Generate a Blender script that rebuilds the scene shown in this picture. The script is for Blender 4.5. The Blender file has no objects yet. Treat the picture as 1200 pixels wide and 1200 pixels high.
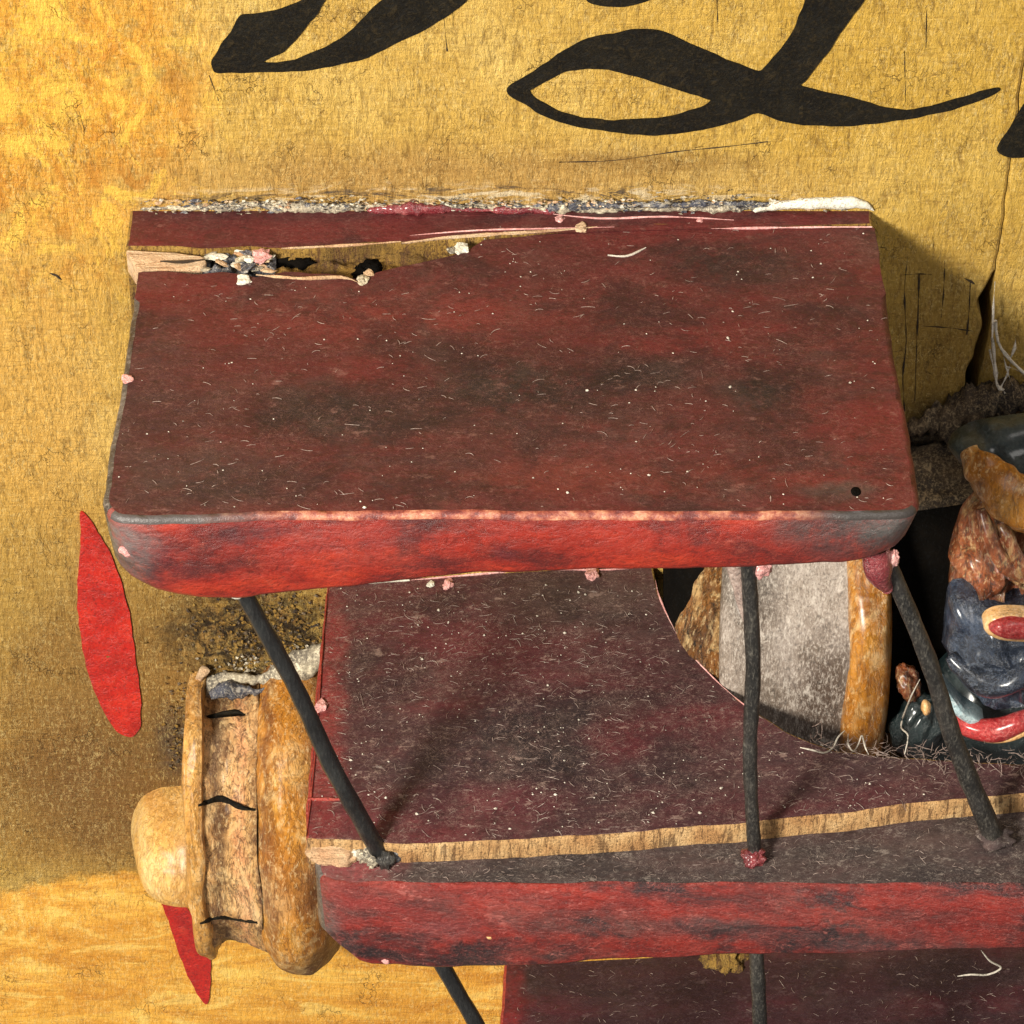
import bpy, bmesh, math, random
from mathutils import Vector, noise as mn

random.seed(7)
scene = bpy.context.scene
C = scene.collection
scene.unit_settings.scale_length = 0.02          # one unit is 2 cm

# ------------------------------------------------------------------ camera
TH = math.radians(42.0)
DIST = 40.0
FPX = 4000.0
FW = Vector((0, math.cos(TH), -math.sin(TH)))
RT = Vector((1, 0, 0))
UP = Vector((0, math.sin(TH), math.cos(TH)))
CAM = -DIST * FW
cd = bpy.data.cameras.new('camera')
cam = bpy.data.objects.new('camera', cd)
C.objects.link(cam)
cam.location = CAM
cam.rotation_euler = (math.radians(90) - TH, 0, 0)
cd.sensor_width = 36
cd.lens = 36 * FPX / 1200
cd.clip_start = 0.5
cd.clip_end = 500
scene.camera = cam
scene.render.resolution_x = 1024
scene.render.resolution_y = 1024

# ------------------------------------------------------------------ light
world = bpy.data.worlds.new("World")
scene.world = world
world.use_nodes = True
world.node_tree.nodes['Background'].inputs[0].default_value = (1.0, 0.95, 0.88, 1)
world.node_tree.nodes['Background'].inputs[1].default_value = 0.27
scene.view_settings.view_transform = 'Standard'
scene.view_settings.look = 'None'
scene.view_settings.exposure = 0.0
scene.view_settings.gamma = 1.0


def area(name, direction, dist, size, power, col, aim=(0, -1.5, 0)):
    l = bpy.data.lights.new(name, 'AREA')
    l.shape = 'DISK'
    l.size = size
    l.energy = power
    l.color = col
    o = bpy.data.objects.new(name, l)
    C.objects.link(o)
    d = Vector(direction).normalized()
    o.location = Vector(aim) - d * dist
    o.rotation_euler = d.to_track_quat('-Z', 'Y').to_euler()
    return o


area('key_lamp', (0.50, 0.72, -0.52), 55, 11, 60000, (1.0, 0.94, 0.83))
area('overhead_fill', (-0.25, 0.55, -0.80), 60, 26, 9000, (1.0, 0.95, 0.9))  # added soft fill from overhead, gives the top surfaces their sheen


# ------------------------------------------------------------------ pixel helpers (photo pixels, 1200 wide)
def ray(px, py):
    return FW + RT * ((px - 600) / FPX) + UP * ((600 - py) / FPX)


def on_y(px, py, Y=0.0):
    r = ray(px, py)
    return CAM + r * ((Y - CAM.y) / r.y)


def on_z(px, py, Z):
    r = ray(px, py)
    return CAM + r * ((Z - CAM.z) / r.z)


def interp(tab, x):
    if x <= tab[0][0]:
        return tab[0][1]
    for (a, b), (c, d) in zip(tab, tab[1:]):
        if x <= c:
            return b + (d - b) * (x - a) / (c - a)
    return tab[-1][1]


def srgb(r, g, b):
    def f(v):
        v /= 255
        return v / 12.92 if v <= 0.04045 else ((v + 0.055) / 1.055) ** 2.4
    return (f(r), f(g), f(b), 1)


# ------------------------------------------------------------------ materials
class N:
    def __init__(s, name):
        s.m = bpy.data.materials.new(name)
        s.m.use_nodes = True
        s.t = s.m.node_tree
        s.b = s.t.nodes['Principled BSDF']
        tc = s.t.nodes.new('ShaderNodeTexCoord')
        s.P = tc.outputs['Object']

    def node(s, typ, **kw):
        n = s.t.nodes.new(typ)
        for k, v in kw.items():
            setattr(n, k, v)
        return n

    def link(s, a, b):
        s.t.links.new(a, b)

    def setin(s, n, i, v):
        if isinstance(v, bpy.types.NodeSocket):
            s.link(v, n.inputs[i])
        else:
            n.inputs[i].default_value = v

    def noise(s, scale, detail=5, rough=0.6, stretch=(1, 1, 1), vec=None, dist=0.0, off=(0, 0, 0)):
        mp = s.node('ShaderNodeMapping')
        mp.inputs['Scale'].default_value = stretch
        mp.inputs['Location'].default_value = off
        s.link(vec or s.P, mp.inputs['Vector'])
        n = s.node('ShaderNodeTexNoise')
        n.inputs['Scale'].default_value = scale
        n.inputs['Detail'].default_value = detail
        n.inputs['Roughness'].default_value = rough
        n.inputs['Distortion'].default_value = dist
        s.link(mp.outputs[0], n.inputs['Vector'])
        return n.outputs['Fac']

    def voro(s, scale, stretch=(1, 1, 1), feature='F1', vec=None, out='Distance'):
        mp = s.node('ShaderNodeMapping')
        mp.inputs['Scale'].default_value = stretch
        s.link(vec or s.P, mp.inputs['Vector'])
        n = s.node('ShaderNodeTexVoronoi', feature=feature)
        n.inputs['Scale'].default_value = scale
        s.link(mp.outputs[0], n.inputs['Vector'])
        return n.outputs[out]

    def ridge(s, scale, w, detail=3, stretch=(1, 1, 1), dist=0.0, off=(0, 0, 0), vec=None):
        v = s.noise(scale, detail, 0.6, stretch, vec, dist, off)
        v = s.math('ABSOLUTE', s.math('SUBTRACT', v, 0.5))
        return s.rng(v, 0.0, w, 1.0, 0.0)

    def math(s, op, a, b=0.0, c=None, clamp=False):
        n = s.node('ShaderNodeMath', operation=op, use_clamp=clamp)
        s.setin(n, 0, a)
        s.setin(n, 1, b)
        if c is not None:
            s.setin(n, 2, c)
        return n.outputs[0]

    def rng(s, v, a, b, lo=0.0, hi=1.0, smooth=True):
        n = s.node('ShaderNodeMapRange')
        n.interpolation_type = 'SMOOTHSTEP' if smooth else 'LINEAR'
        s.setin(n, 0, v)
        n.inputs[1].default_value = a
        n.inputs[2].default_value = b
        n.inputs[3].default_value = lo
        n.inputs[4].default_value = hi
        return n.outputs[0]

    def mix(s, f, a, b, mode='MIX'):
        n = s.node('ShaderNodeMix', data_type='RGBA', blend_type=mode)
        s.setin(n, 0, f)
        s.setin(n, 6, a)
        s.setin(n, 7, b)
        return n.outputs[2]

    def ramp(s, f, stops):
        n = s.node('ShaderNodeValToRGB')
        e = n.color_ramp.elements
        while len(e) > 1:
            e.remove(e[0])
        e[0].position = stops[0][0]
        e[0].color = stops[0][1]
        for p, c in stops[1:]:
            q = e.new(p)
            q.color = c
        s.link(f, n.inputs[0])
        return n.outputs[0]

    def warp(s, scale, amt):
        n = s.node('ShaderNodeTexNoise')
        n.inputs['Scale'].default_value = scale
        n.inputs['Detail'].default_value = 4
        s.link(s.P, n.inputs['Vector'])
        v = s.node('ShaderNodeVectorMath', operation='SUBTRACT')
        s.link(n.outputs['Color'], v.inputs[0])
        v.inputs[1].default_value = (0.5, 0.5, 0.5)
        w = s.node('ShaderNodeVectorMath', operation='MULTIPLY_ADD')
        s.link(v.outputs[0], w.inputs[0])
        w.inputs[1].default_value = (amt, amt, amt)
        s.link(s.P, w.inputs[2])
        return w.outputs[0]

    def blob(s, vec, c, r, lo=0.5, hi=1.0):
        v = s.node('ShaderNodeVectorMath', operation='SUBTRACT')
        s.link(vec, v.inputs[0])
        v.inputs[1].default_value = c
        w = s.node('ShaderNodeVectorMath', operation='MULTIPLY')
        s.link(v.outputs[0], w.inputs[0])
        w.inputs[1].default_value = tuple(1.0 / k if k else 0.0 for k in r)
        l = s.node('ShaderNodeVectorMath', operation='LENGTH')
        s.link(w.outputs[0], l.inputs[0])
        return s.rng(l.outputs['Value'], lo, hi, 1.0, 0.0)

    def sep(s, vec=None):
        n = s.node('ShaderNodeSeparateXYZ')
        s.link(vec or s.P, n.inputs[0])
        return n.outputs

    def finish(s, col, height=None, bump=0.3, dist=0.05, rough=0.5, spec=0.5, coat=0.0, coat_rough=0.2):
        s.setin(s.b, 'Base Color', col)
        s.setin(s.b, 'Roughness', rough)
        s.b.inputs['Specular IOR Level'].default_value = spec
        s.setin(s.b, 'Coat Weight', coat)
        s.b.inputs['Coat Roughness'].default_value = coat_rough
        if height is not None:
            n = s.node('ShaderNodeBump')
            n.inputs['Strength'].default_value = bump
            n.inputs['Distance'].default_value = dist
            s.link(height, n.inputs['Height'])
            s.link(n.outputs[0], s.b.inputs['Normal'])
        return s.m


# heights of the three wings
Z1 = on_y(600, 248).z
Z2 = on_y(600, 683).z
Z3 = on_y(600, 1131).z
YF = on_z(600, 600, Z1).y           # front edge depth of the top wing


def panel_mat():
    n = N('aged_gold_paint')
    W = n.warp(1.2, 0.9)
    W2 = n.warp(5, 0.35)
    big = n.noise(0.55, 4, 0.6)
    col = n.ramp(big, [(0.3, srgb(198, 156, 72)), (0.5, srgb(222, 180, 86)), (0.7, srgb(242, 206, 116))])

    def bl(vec, px, py, rx, ry, lo=0.4, hi=1.0):
        p = on_y(px, py)
        return n.blob(vec, (p.x, 0, p.z), (rx, 0, ry), lo, hi)
    # orange corner
    f = n.math('MULTIPLY', bl(W, 20, 60, 2.4, 3.6, 0.45, 1.1), n.rng(n.noise(2.2, 5, 0.65), 0.3, 0.55))
    col = n.mix(n.math('MULTIPLY', f, 0.95), col, srgb(236, 166, 56))
    f = bl(W2, 45, 90, 0.9, 1.6, 0.3, 1.0)
    col = n.mix(n.math('MULTIPLY', f, n.rng(n.noise(3.5, 5, .7), .42, .58)), col, srgb(244, 188, 70))
    f = bl(W, 40, 480, 1.6, 3.2, 0.2, 1.1)
    col = n.mix(n.math('MULTIPLY', f, 0.75), col, srgb(230, 174, 82))
    # olive tint on the right
    f = bl(W, 1150, 60, 4.5, 4.0, 0.2, 1.2)
    col = n.mix(n.math('MULTIPLY', f, 0.6), col, srgb(214, 170, 62))
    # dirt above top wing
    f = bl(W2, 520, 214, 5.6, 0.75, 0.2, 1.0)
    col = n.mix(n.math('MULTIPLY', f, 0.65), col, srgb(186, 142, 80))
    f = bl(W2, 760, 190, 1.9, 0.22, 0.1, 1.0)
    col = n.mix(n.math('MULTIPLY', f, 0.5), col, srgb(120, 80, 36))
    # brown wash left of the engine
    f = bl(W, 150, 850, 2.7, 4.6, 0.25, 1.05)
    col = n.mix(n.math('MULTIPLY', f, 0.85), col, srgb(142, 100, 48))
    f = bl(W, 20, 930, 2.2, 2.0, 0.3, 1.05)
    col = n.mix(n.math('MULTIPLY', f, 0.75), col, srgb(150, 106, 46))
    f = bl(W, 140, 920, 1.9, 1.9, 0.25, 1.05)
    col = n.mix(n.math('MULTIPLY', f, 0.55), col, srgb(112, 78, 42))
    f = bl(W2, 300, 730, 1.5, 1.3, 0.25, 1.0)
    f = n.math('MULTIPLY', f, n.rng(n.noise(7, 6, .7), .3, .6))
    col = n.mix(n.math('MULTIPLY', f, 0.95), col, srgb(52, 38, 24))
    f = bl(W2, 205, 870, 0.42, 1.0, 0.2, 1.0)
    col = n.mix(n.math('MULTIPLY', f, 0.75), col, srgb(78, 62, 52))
    # top wing's cast shadow painted as darker ochre, then dirt above the cockpit
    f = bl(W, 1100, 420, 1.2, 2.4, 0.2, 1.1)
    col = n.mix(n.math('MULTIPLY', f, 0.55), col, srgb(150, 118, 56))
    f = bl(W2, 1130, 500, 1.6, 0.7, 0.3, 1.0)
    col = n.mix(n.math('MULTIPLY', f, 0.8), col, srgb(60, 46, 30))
    # fresh gold below a brushed edge
    xs = n.sep(W2)
    zedge = on_y(100, 1022).z
    ed = n.math('MULTIPLY_ADD', n.math('POWER', n.math('MAXIMUM', n.math('SUBTRACT', -4.6, xs[0]), 0.0), 2.0), 0.10, xs[2])
    sw = n.noise(1.1, 6, .65, (.5, 1, 1.4), dist=2.5, off=(4, 0, 4))
    f = n.rng(ed, zedge - 0.10, zedge + 0.16, 1, 0)
    low = n.ramp(n.noise(0.9, 5, 0.6, (0.5, 1, 2.2)), [(0.3, srgb(214, 146, 48)), (0.55, srgb(236, 174, 68)), (0.75, srgb(250, 204, 98))])
    low = n.mix(n.math('MULTIPLY', n.rng(sw, .52, .62), .5), low, srgb(255, 220, 120))
    low = n.mix(n.math('MULTIPLY', n.rng(sw, .38, .48, 1, 0), .55), low, srgb(196, 128, 44))
    col = n.mix(f, col, low)
    # brush fibre, mostly upright
    fine = n.noise(15, 7, 0.74, (1.6, 1, 0.45), dist=0.8)
    mid = n.noise(5, 7, 0.72, (1.8, 1, 0.5), dist=0.9)
    hor = n.noise(12, 5, 0.65, (0.25, 1, 1.6), dist=0.4)
    patch = n.rng(n.noise(1.7, 5, .7, off=(2, 0, 5)), .36, .64, .15, 1.0)
    calm = n.math('SUBTRACT', 1.0, n.math('MULTIPLY', f, 0.65))
    r1 = n.ridge(6, 0.024, 4, (1.6, 1, 0.45), 0.9)
    r2 = n.ridge(9, 0.024, 3, (1.3, 1, 0.6), 1.2, (4, 0, 7))
    col = n.mix(n.math('MULTIPLY', n.rng(mid, 0.36, 0.48, 1, 0), n.math('MULTIPLY', calm, 0.5)), col, srgb(128, 92, 38))
    col = n.mix(n.math('MULTIPLY', n.rng(fine, 0.38, 0.49, 1, 0), n.math('MULTIPLY', calm, n.math('MULTIPLY', patch, .6))), col, srgb(108, 78, 36))
    col = n.mix(n.math('MULTIPLY', r1, n.math('MULTIPLY', calm, n.math('MULTIPLY', patch, .5))), col, srgb(96, 66, 30))
    col = n.mix(n.math('MULTIPLY', r2, n.math('MULTIPLY', patch, .5)), col, srgb(250, 222, 150))
    col = n.mix(n.math('MULTIPLY', n.rng(n.noise(17, 5, .75, (1.2, 1, .7), off=(7, 0, 3)), 0.54, 0.64), 0.4), col, srgb(244, 214, 138))
    col = n.mix(n.math('MULTIPLY', n.rng(hor, 0.36, 0.46, 1, 0), 0.28), col, srgb(150, 106, 44))
    # soft orange and yellow mottling in the corner
    mo = n.noise(2.0, 7, .7, (1.2, 1, .7), dist=1.0, off=(1, 0, 9))
    cz = bl(W, 60, 130, 2.4, 3.6, .3, 1.05)
    col = n.mix(n.math('MULTIPLY', n.math('MULTIPLY', n.rng(mo, .52, .60), cz), .75), col, srgb(255, 206, 84))
    col = n.mix(n.math('MULTIPLY', n.math('MULTIPLY', n.rng(mo, .38, .47, 1, 0), cz), .6), col, srgb(200, 128, 40))
    # scuffed pale and slate smear along the wing root
    sm_ = n.noise(3.2, 7, .75, (.5, 1, 2.2), dist=.6, off=(5, 0, 1))
    rz_ = bl(W2, 560, 236, 4.9, .30, .35, 1.0)
    col = n.mix(n.math('MULTIPLY', n.math('MULTIPLY', n.rng(sm_, .5, .58), rz_), .8), col, srgb(232, 214, 176))
    col = n.mix(n.math('MULTIPLY', n.math('MULTIPLY', n.rng(sm_, .40, .48, 1, 0), rz_), .85), col, srgb(62, 58, 60))
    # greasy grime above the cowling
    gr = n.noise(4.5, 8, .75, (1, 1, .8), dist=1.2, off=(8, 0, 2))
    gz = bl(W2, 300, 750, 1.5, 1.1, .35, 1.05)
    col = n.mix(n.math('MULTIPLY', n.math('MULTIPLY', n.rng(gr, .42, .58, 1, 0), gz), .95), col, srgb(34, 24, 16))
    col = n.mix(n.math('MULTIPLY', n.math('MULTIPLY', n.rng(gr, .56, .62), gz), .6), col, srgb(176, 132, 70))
    # crackle
    crk = n.voro(5.0, (1.6, 1, 0.5), 'DISTANCE_TO_EDGE', W2)
    cm = n.math('MULTIPLY', n.rng(crk, 0.0, 0.03, 1, 0), n.rng(n.noise(1.4, 3), 0.52, 0.66))
    col = n.mix(n.math('MULTIPLY', cm, 0.6), col, srgb(80, 54, 24))
    h = n.math('ADD', n.math('MULTIPLY', fine, 0.8), n.math('MULTIPLY', mid, 0.9))
    h = n.math('ADD', h, n.math('MULTIPLY', hor, 0.35))
    h = n.math('SUBTRACT', h, n.math('MULTIPLY', cm, 0.4))
    h = n.math('MULTIPLY', h, n.math('ADD', n.math('MULTIPLY', calm, 0.75), 0.15))
    return n.finish(col, h, 0.9, 0.11, rough=n.rng(mid, 0.3, 0.7, 0.38, 0.62), spec=0.4)


def wood_paint(name, cols, blobs, fleck=0.5, rough=0.5, bump=0.35, stretch=(0.35, 1, 1), fleckcol=(150, 110, 100), scale=1.3, smudge=.45, spec=.3):
    """painted wood: three base colours mixed by noise, stains, fine light flecks"""
    n = N(name)
    W = n.warp(2.4, 0.55)
    b1 = n.noise(scale, 6, 0.62, stretch)
    col = n.ramp(b1, [(0.34, cols[0]), (0.5, cols[1]), (0.66, cols[2])])
    for (c, r, cc, amt) in blobs:
        f = n.blob(W, c, r, 0.15, 1.1)
        f = n.math('MULTIPLY', f, n.rng(n.noise(6, 6, 0.7), 0.25, 0.6, 0.35, 1.0))
        col = n.mix(n.math('MULTIPLY', f, amt), col, cc)
    smz = n.noise(1.1, 7, 0.68, (0.7, 1, 1.2), dist=.5, off=(11, 4, 6))
    col = n.mix(n.math('MULTIPLY', n.rng(smz, .49, .62), smudge), col, srgb(30, 25, 28))
    hr = n.ridge(8, .016, 2, (.8, 1, 1), 2.2, (6, 2, 1))
    hr2 = n.ridge(13, .016, 2, (1, 1, 1), 2.6, (1, 9, 3))
    hm = n.rng(n.noise(1.7, 5, .7, off=(9, 9, 1)), .38, .62, .15, 1.0)
    col = n.mix(n.math('MULTIPLY', n.math('MULTIPLY', n.math('MAXIMUM', hr, hr2), hm), fleck * .55), col, srgb(*fleckcol))
    hz = n.noise(1.3, 6, .65, off=(5, 1, 8))
    col = n.mix(n.math('MULTIPLY', n.rng(hz, .48, .68), fleck * .22), col, srgb(112, 92, 84))
    chp = n.noise(5, 7, .75, (.6, 1, 1), off=(2, 8, 6))
    col = n.mix(n.math('MULTIPLY', n.rng(chp, .60, .64), fleck * .5), col, srgb(*fleckcol))
    fine = n.noise(21, 6, 0.77, (0.7, 1, 1), off=(3, 1, 2))
    str_ = n.noise(8, 6, 0.7, (0.7, 1.2, 1.2), dist=1.0)
    col = n.mix(n.math('MULTIPLY', n.rng(fine, 0.55, 0.66), fleck * 0.38), col, srgb(*fleckcol))
    col = n.mix(n.math('MULTIPLY', n.rng(fine, 0.36, 0.47, 1, 0), 0.35), col, (0.012, 0.008, 0.008, 1))
    col = n.mix(n.math('MULTIPLY', n.rng(str_, 0.36, 0.48, 1, 0), 0.28), col, (0.015, 0.01, 0.01, 1))
    sc = n.voro(16, (0.5, 1, 1), 'DISTANCE_TO_EDGE', n.warp(7, 0.3))
    sm = n.math('MULTIPLY', n.rng(sc, 0.0, 0.035, 1, 0), n.rng(n.noise(5, 4, .7), 0.5, 0.62))
    col = n.mix(n.math('MULTIPLY', sm, fleck * 0.7), col, srgb(*fleckcol))
    h = n.math('ADD', n.math('MULTIPLY', fine, 0.5), n.math('MULTIPLY', str_, 0.8))
    h = n.math('ADD', h, n.math('MULTIPLY', b1, 0.6))
    return n.finish(col, h, bump, 0.06, rough=n.rng(str_, 0.3, 0.7, rough - 0.1, rough + 0.15), spec=spec)


def tb(px, py, Z, rx, ry, c, a):      # stain on a wing's top
    p = on_z(px, py, Z)
    return ((p.x, p.y, p.z), (rx, ry, 0), srgb(*c), a)


def fb(px, py, Y, rx, rz, c, a):      # stain on a wing's front
    p = on_y(px, py, Y)
    return ((p.x, p.y, p.z), (rx, 0, rz), srgb(*c), a)


M = {}
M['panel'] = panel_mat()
M['top_maroon'] = wood_paint('maroon_wing_paint', (srgb(62, 33, 34), srgb(82, 35, 35), srgb(100, 36, 36)), [
    tb(600, 455, Z1, 1.7, 0.8, (34, 28, 29), 0.95), tb(400, 490, Z1, 1.4, 0.8, (40, 32, 32), 0.9), tb(885, 462, Z1, 0.6, 0.5, (34, 28, 29), 0.95), tb(740, 440, Z1, .7, .4, (34, 28, 29), 0.8),
    tb(850, 305, Z1, 1.2, 0.6, (38, 30, 31), 0.9), tb(230, 560, Z1, 1.5, 0.8, (60, 46, 44), 0.8), tb(180, 440, Z1, .8, 1.1, (64, 46, 46), 0.6),
    tb(700, 510, Z1, 3.2, 0.7, (66, 44, 42), 0.6), tb(450, 370, Z1, 2.6, 0.7, (112, 44, 40), 0.7),
    tb(960, 555, Z1, 1.4, 0.35, (106, 38, 34), 0.7), tb(1040, 540, Z1, 0.5, 1.4, (98, 38, 36), 0.7), tb(700, 560, Z1, 2.5, .35, (120, 52, 42), 0.5),
    tb(980, 575, Z1, 0.45, 0.2, (86, 72, 66), 0.8)], fleck=0.55, rough=0.5, smudge=.5)
M['red_edge'] = wood_paint('red_edge_paint', (srgb(100, 26, 20), srgb(144, 34, 20), srgb(172, 50, 26)), [
    fb(170, 655, YF, 0.6, 0.5, (62, 24, 34), 0.85), fb(135, 615, YF + .3, 0.55, 0.8, (104, 100, 98), 1.0), fb(300, 615, YF, 0.8, 0.25, (70, 30, 34), 0.75),
    fb(410, 635, YF, 0.9, 0.4, (110, 40, 40), 0.6), (tuple(on_y(1030, 615, YF)), (1.3, 1.2, .8), srgb(56, 52, 52), 1.0), (tuple(on_y(1055, 605, YF)), (.7, .9, .5), srgb(92, 90, 88), 1.0), fb(960, 612, YF, 0.7, 0.25, (72, 56, 54), 0.9),
    fb(590, 645, YF, 0.25, 0.2, (90, 26, 30), 0.8), fb(800, 630, YF, 1.2, .3, (150, 42, 30), .5)],
    fleck=0.4, rough=0.38, fleckcol=(190, 92, 70), scale=2.2, smudge=.5, spec=.5, bump=.6)
A0 = on_y(384, 684, 0.0)
MT = (on_y(766, 663, 0.0).z - A0.z) / (on_y(766, 663, 0.0).x - A0.x)      # the middle wing sits slightly tilted


def on_t(px, py, Z):                 # point on a level Z of the tilted middle wing
    r = ray(px, py)
    k = (Z + MT * (CAM.x - A0.x) - CAM.z) / (r.z - MT * r.x)
    return CAM + r * k


def tz(Z):
    return lambda x, y=0: Z + MT * (x - A0.x)


ZL = Z2 - 0.27                      # sunken front ledge of the middle wing
YM = on_z(600, 1037, ZL).y
M['mid_maroon'] = wood_paint('dusty_maroon_paint', (srgb(58, 38, 40), srgb(72, 38, 41), srgb(90, 38, 42)), [
    tb(620, 880, Z2, 1.5, 1.1, (36, 30, 33), 0.95), tb(480, 900, Z2, 1.0, 1.0, (56, 42, 44), 0.7), tb(700, 720, Z2, 1.6, 0.8, (84, 68, 62), 0.7),
    tb(520, 760, Z2, 0.9, 0.7, (98, 38, 44), 0.55), tb(560, 950, Z2, 1.3, 0.35, (96, 38, 46), 0.7), tb(730, 880, Z2, 0.5, 0.7, (98, 36, 42), 0.7),
    tb(380, 850, Z2, 0.28, 3.2, (136, 44, 42), 0.8), tb(430, 960, Z2, 0.8, 0.5, (112, 44, 50), 0.7), tb(1000, 910, Z2, 2.6, 0.9, (62, 42, 44), 0.8),
    tb(450, 945, Z2, 0.5, 0.3, (70, 28, 30), 0.8)], fleck=0.85, rough=0.6, fleckcol=(166, 140, 128))
M['ledge'] = wood_paint('grey_dusty_ledge', (srgb(44, 38, 38), srgb(58, 48, 47), srgb(76, 58, 56)), [
    tb(425, 1012, ZL, 0.55, 0.6, (150, 64, 66), 0.9), tb(380, 1020, ZL, 0.3, 0.5, (120, 60, 60), 0.8), tb(1000, 990, ZL, 1.6, .5, (70, 46, 46), .7)],
    fleck=0.9, rough=0.7, fleckcol=(156, 144, 134), scale=2.5)
M['mid_red'] = wood_paint('chipped_red_paint', (srgb(74, 28, 26), srgb(122, 29, 22), srgb(150, 38, 24)), [
    fb(520, 1080, YM, 0.55, 0.3, (110, 52, 52), 0.8), fb(690, 1068, YM, 1.3, 0.32, (82, 50, 46), 0.9), fb(640, 1100, YM, 0.5, 0.2, (88, 52, 46), 0.8),
    fb(840, 1060, YM, 0.9, 0.22, (74, 54, 54), 0.9), fb(1010, 1070, YM, 1.4, 0.3, (70, 56, 56), 0.85), fb(1130, 1085, YM, 0.9, 0.45, (66, 50, 50), 0.9),
    fb(385, 1075, YM + .3, 0.25, 0.6, (86, 80, 78), 0.95), fb(430, 1055, YM, .5, .2, (140, 34, 30), .7)],
    fleck=0.8, rough=0.38, fleckcol=(190, 110, 100), scale=2.6, bump=0.8, smudge=.95, spec=.5)
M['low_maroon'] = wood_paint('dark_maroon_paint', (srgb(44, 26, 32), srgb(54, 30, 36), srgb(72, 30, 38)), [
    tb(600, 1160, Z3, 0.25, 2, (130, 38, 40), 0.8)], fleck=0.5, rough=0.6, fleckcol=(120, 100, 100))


def worn_edge():
    n = N('worn_paint_edge')
    a = n.noise(4.5, 6, 0.75, (0.8, 1, 1))
    col = n.ramp(a, [(0.40, srgb(96, 40, 36)), (0.48, srgb(140, 70, 56)), (0.56, srgb(172, 110, 84)), (0.68, srgb(206, 160, 126))])
    p = on_y(170, 600, YF)
    W = n.warp(2, .4)
    col = n.mix(n.blob(W, (p.x - .2, p.y, p.z), (1.9, 3.5, 1), .3, 1), col, srgb(76, 70, 68))
    p = on_y(1030, 600, YF)
    col = n.mix(n.blob(W, (p.x, p.y, p.z), (1.1, 1.2, 1), .3, 1), col, srgb(58, 53, 51))
    return n.finish(col, a, 0.5, 0.05, rough=0.4)


M['worn'] = worn_edge()
M['grey_side'] = wood_paint('grey_worn_side', (srgb(48, 44, 44), srgb(70, 66, 64), srgb(104, 98, 94)), [], spec=.6, fleck=0.6, rough=0.32, fleckcol=(190, 180, 170), scale=3)


def raw_wood(name, c0, c1, c2, dark=0.6, vert=True):
    n = N(name)
    g = n.noise(8, 6, 0.75, (2.0, .5, .3) if vert else (.25, 1.5, 1.5), dist=0.4)
    b = n.noise(2.2, 4)
    col = n.ramp(b, [(0.35, c0), (0.5, c1), (0.68, c2)])
    col = n.mix(n.math('MULTIPLY', n.rng(g, 0.40, 0.5, 1, 0), dark), col, srgb(96, 62, 32))
    f = n.noise(30, 4, .7)
    col = n.mix(n.math('MULTIPLY', n.rng(f, 0.36, 0.46, 1, 0), dark * .8), col, srgb(70, 44, 26))
    return n.finish(col, n.math('ADD', g, n.math('MULTIPLY', f, .5)), 0.9, 0.12, rough=0.7)


M['raw'] = raw_wood('raw_split_wood', srgb(196, 146, 92), srgb(222, 176, 118), srgb(240, 204, 150), .75)
M['raw_pale'] = raw_wood('pale_bare_wood', srgb(226, 176, 132), srgb(240, 200, 156), srgb(250, 222, 184), .35, False)
M['raw_ochre'] = raw_wood('ochre_split_wood', srgb(120, 90, 36), srgb(162, 124, 52), srgb(190, 152, 76), .9)


def honey(name, c, dirt, dirtamt, blobs=(), rough=0.48, coat=0.16, pores=0.55):
    n = N(name)
    W = n.warp(3, 0.5)
    b = n.noise(1.6, 6, 0.65, (1.3, 1, 0.7), dist=0.6)
    col = n.ramp(b, [(0.32, c[0]), (0.5, c[1]), (0.68, c[2])])
    for (cc, r, k, a) in blobs:
        f = n.blob(W, cc, r, 0.1, 1.1)
        col = n.mix(n.math('MULTIPLY', f, a), col, k)
    g = n.noise(6, 8, 0.78, (1.8, 1, 0.45), dist=1.0)
    col = n.mix(n.math('MULTIPLY', n.rng(g, 0.38, 0.5, 1, 0), dirtamt), col, dirt)
    v = n.voro(11, (1.5, 1, .6), 'DISTANCE_TO_EDGE', n.warp(6, .35))
    vm = n.math('MULTIPLY', n.rng(v, 0, 0.05, 1, 0), n.rng(n.noise(3, 4, .7), .42, .6))
    col = n.mix(n.math('MULTIPLY', vm, pores), col, dirt)
    pl_ = n.noise(2.6, 6, .7, (1, 1, .8), dist=1.0, off=(3, 3, 3))
    col = n.mix(n.math('MULTIPLY', n.rng(pl_, .50, .66), .55), col, srgb(240, 200, 136))
    rg = n.ridge(4, .03, 6, (1.7, 1, .4), 1.6)
    col = n.mix(n.math('MULTIPLY', rg, pores * .8), col, dirt)
    f = n.noise(17, 6, 0.74, (1.4, 1, .5))
    col = n.mix(n.math('MULTIPLY', n.rng(f, 0.54, 0.62), .4), col, srgb(252, 222, 166))
    col = n.mix(n.math('MULTIPLY', n.rng(f, 0.32, 0.45, 1, 0), .25), col, dirt)
    h = n.math('ADD', n.math('MULTIPLY', g, 1.3), n.math('MULTIPLY', f, 0.4))
    h = n.math('SUBTRACT', h, n.math('MULTIPLY', rg, .25))
    return n.finish(col, h, 0.7, 0.09, rough=n.rng(g, .3, .7, rough + .15, rough - .05), spec=0.55, coat=n.rng(pl_, .4, .6, coat * .4, coat * 1.3), coat_rough=0.32)


def yb(px, py, Y, r, c, a):
    p = on_y(px, py, Y)
    return ((p.x, p.y, p.z), (r, r * 2, r), srgb(*c), a)


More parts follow.
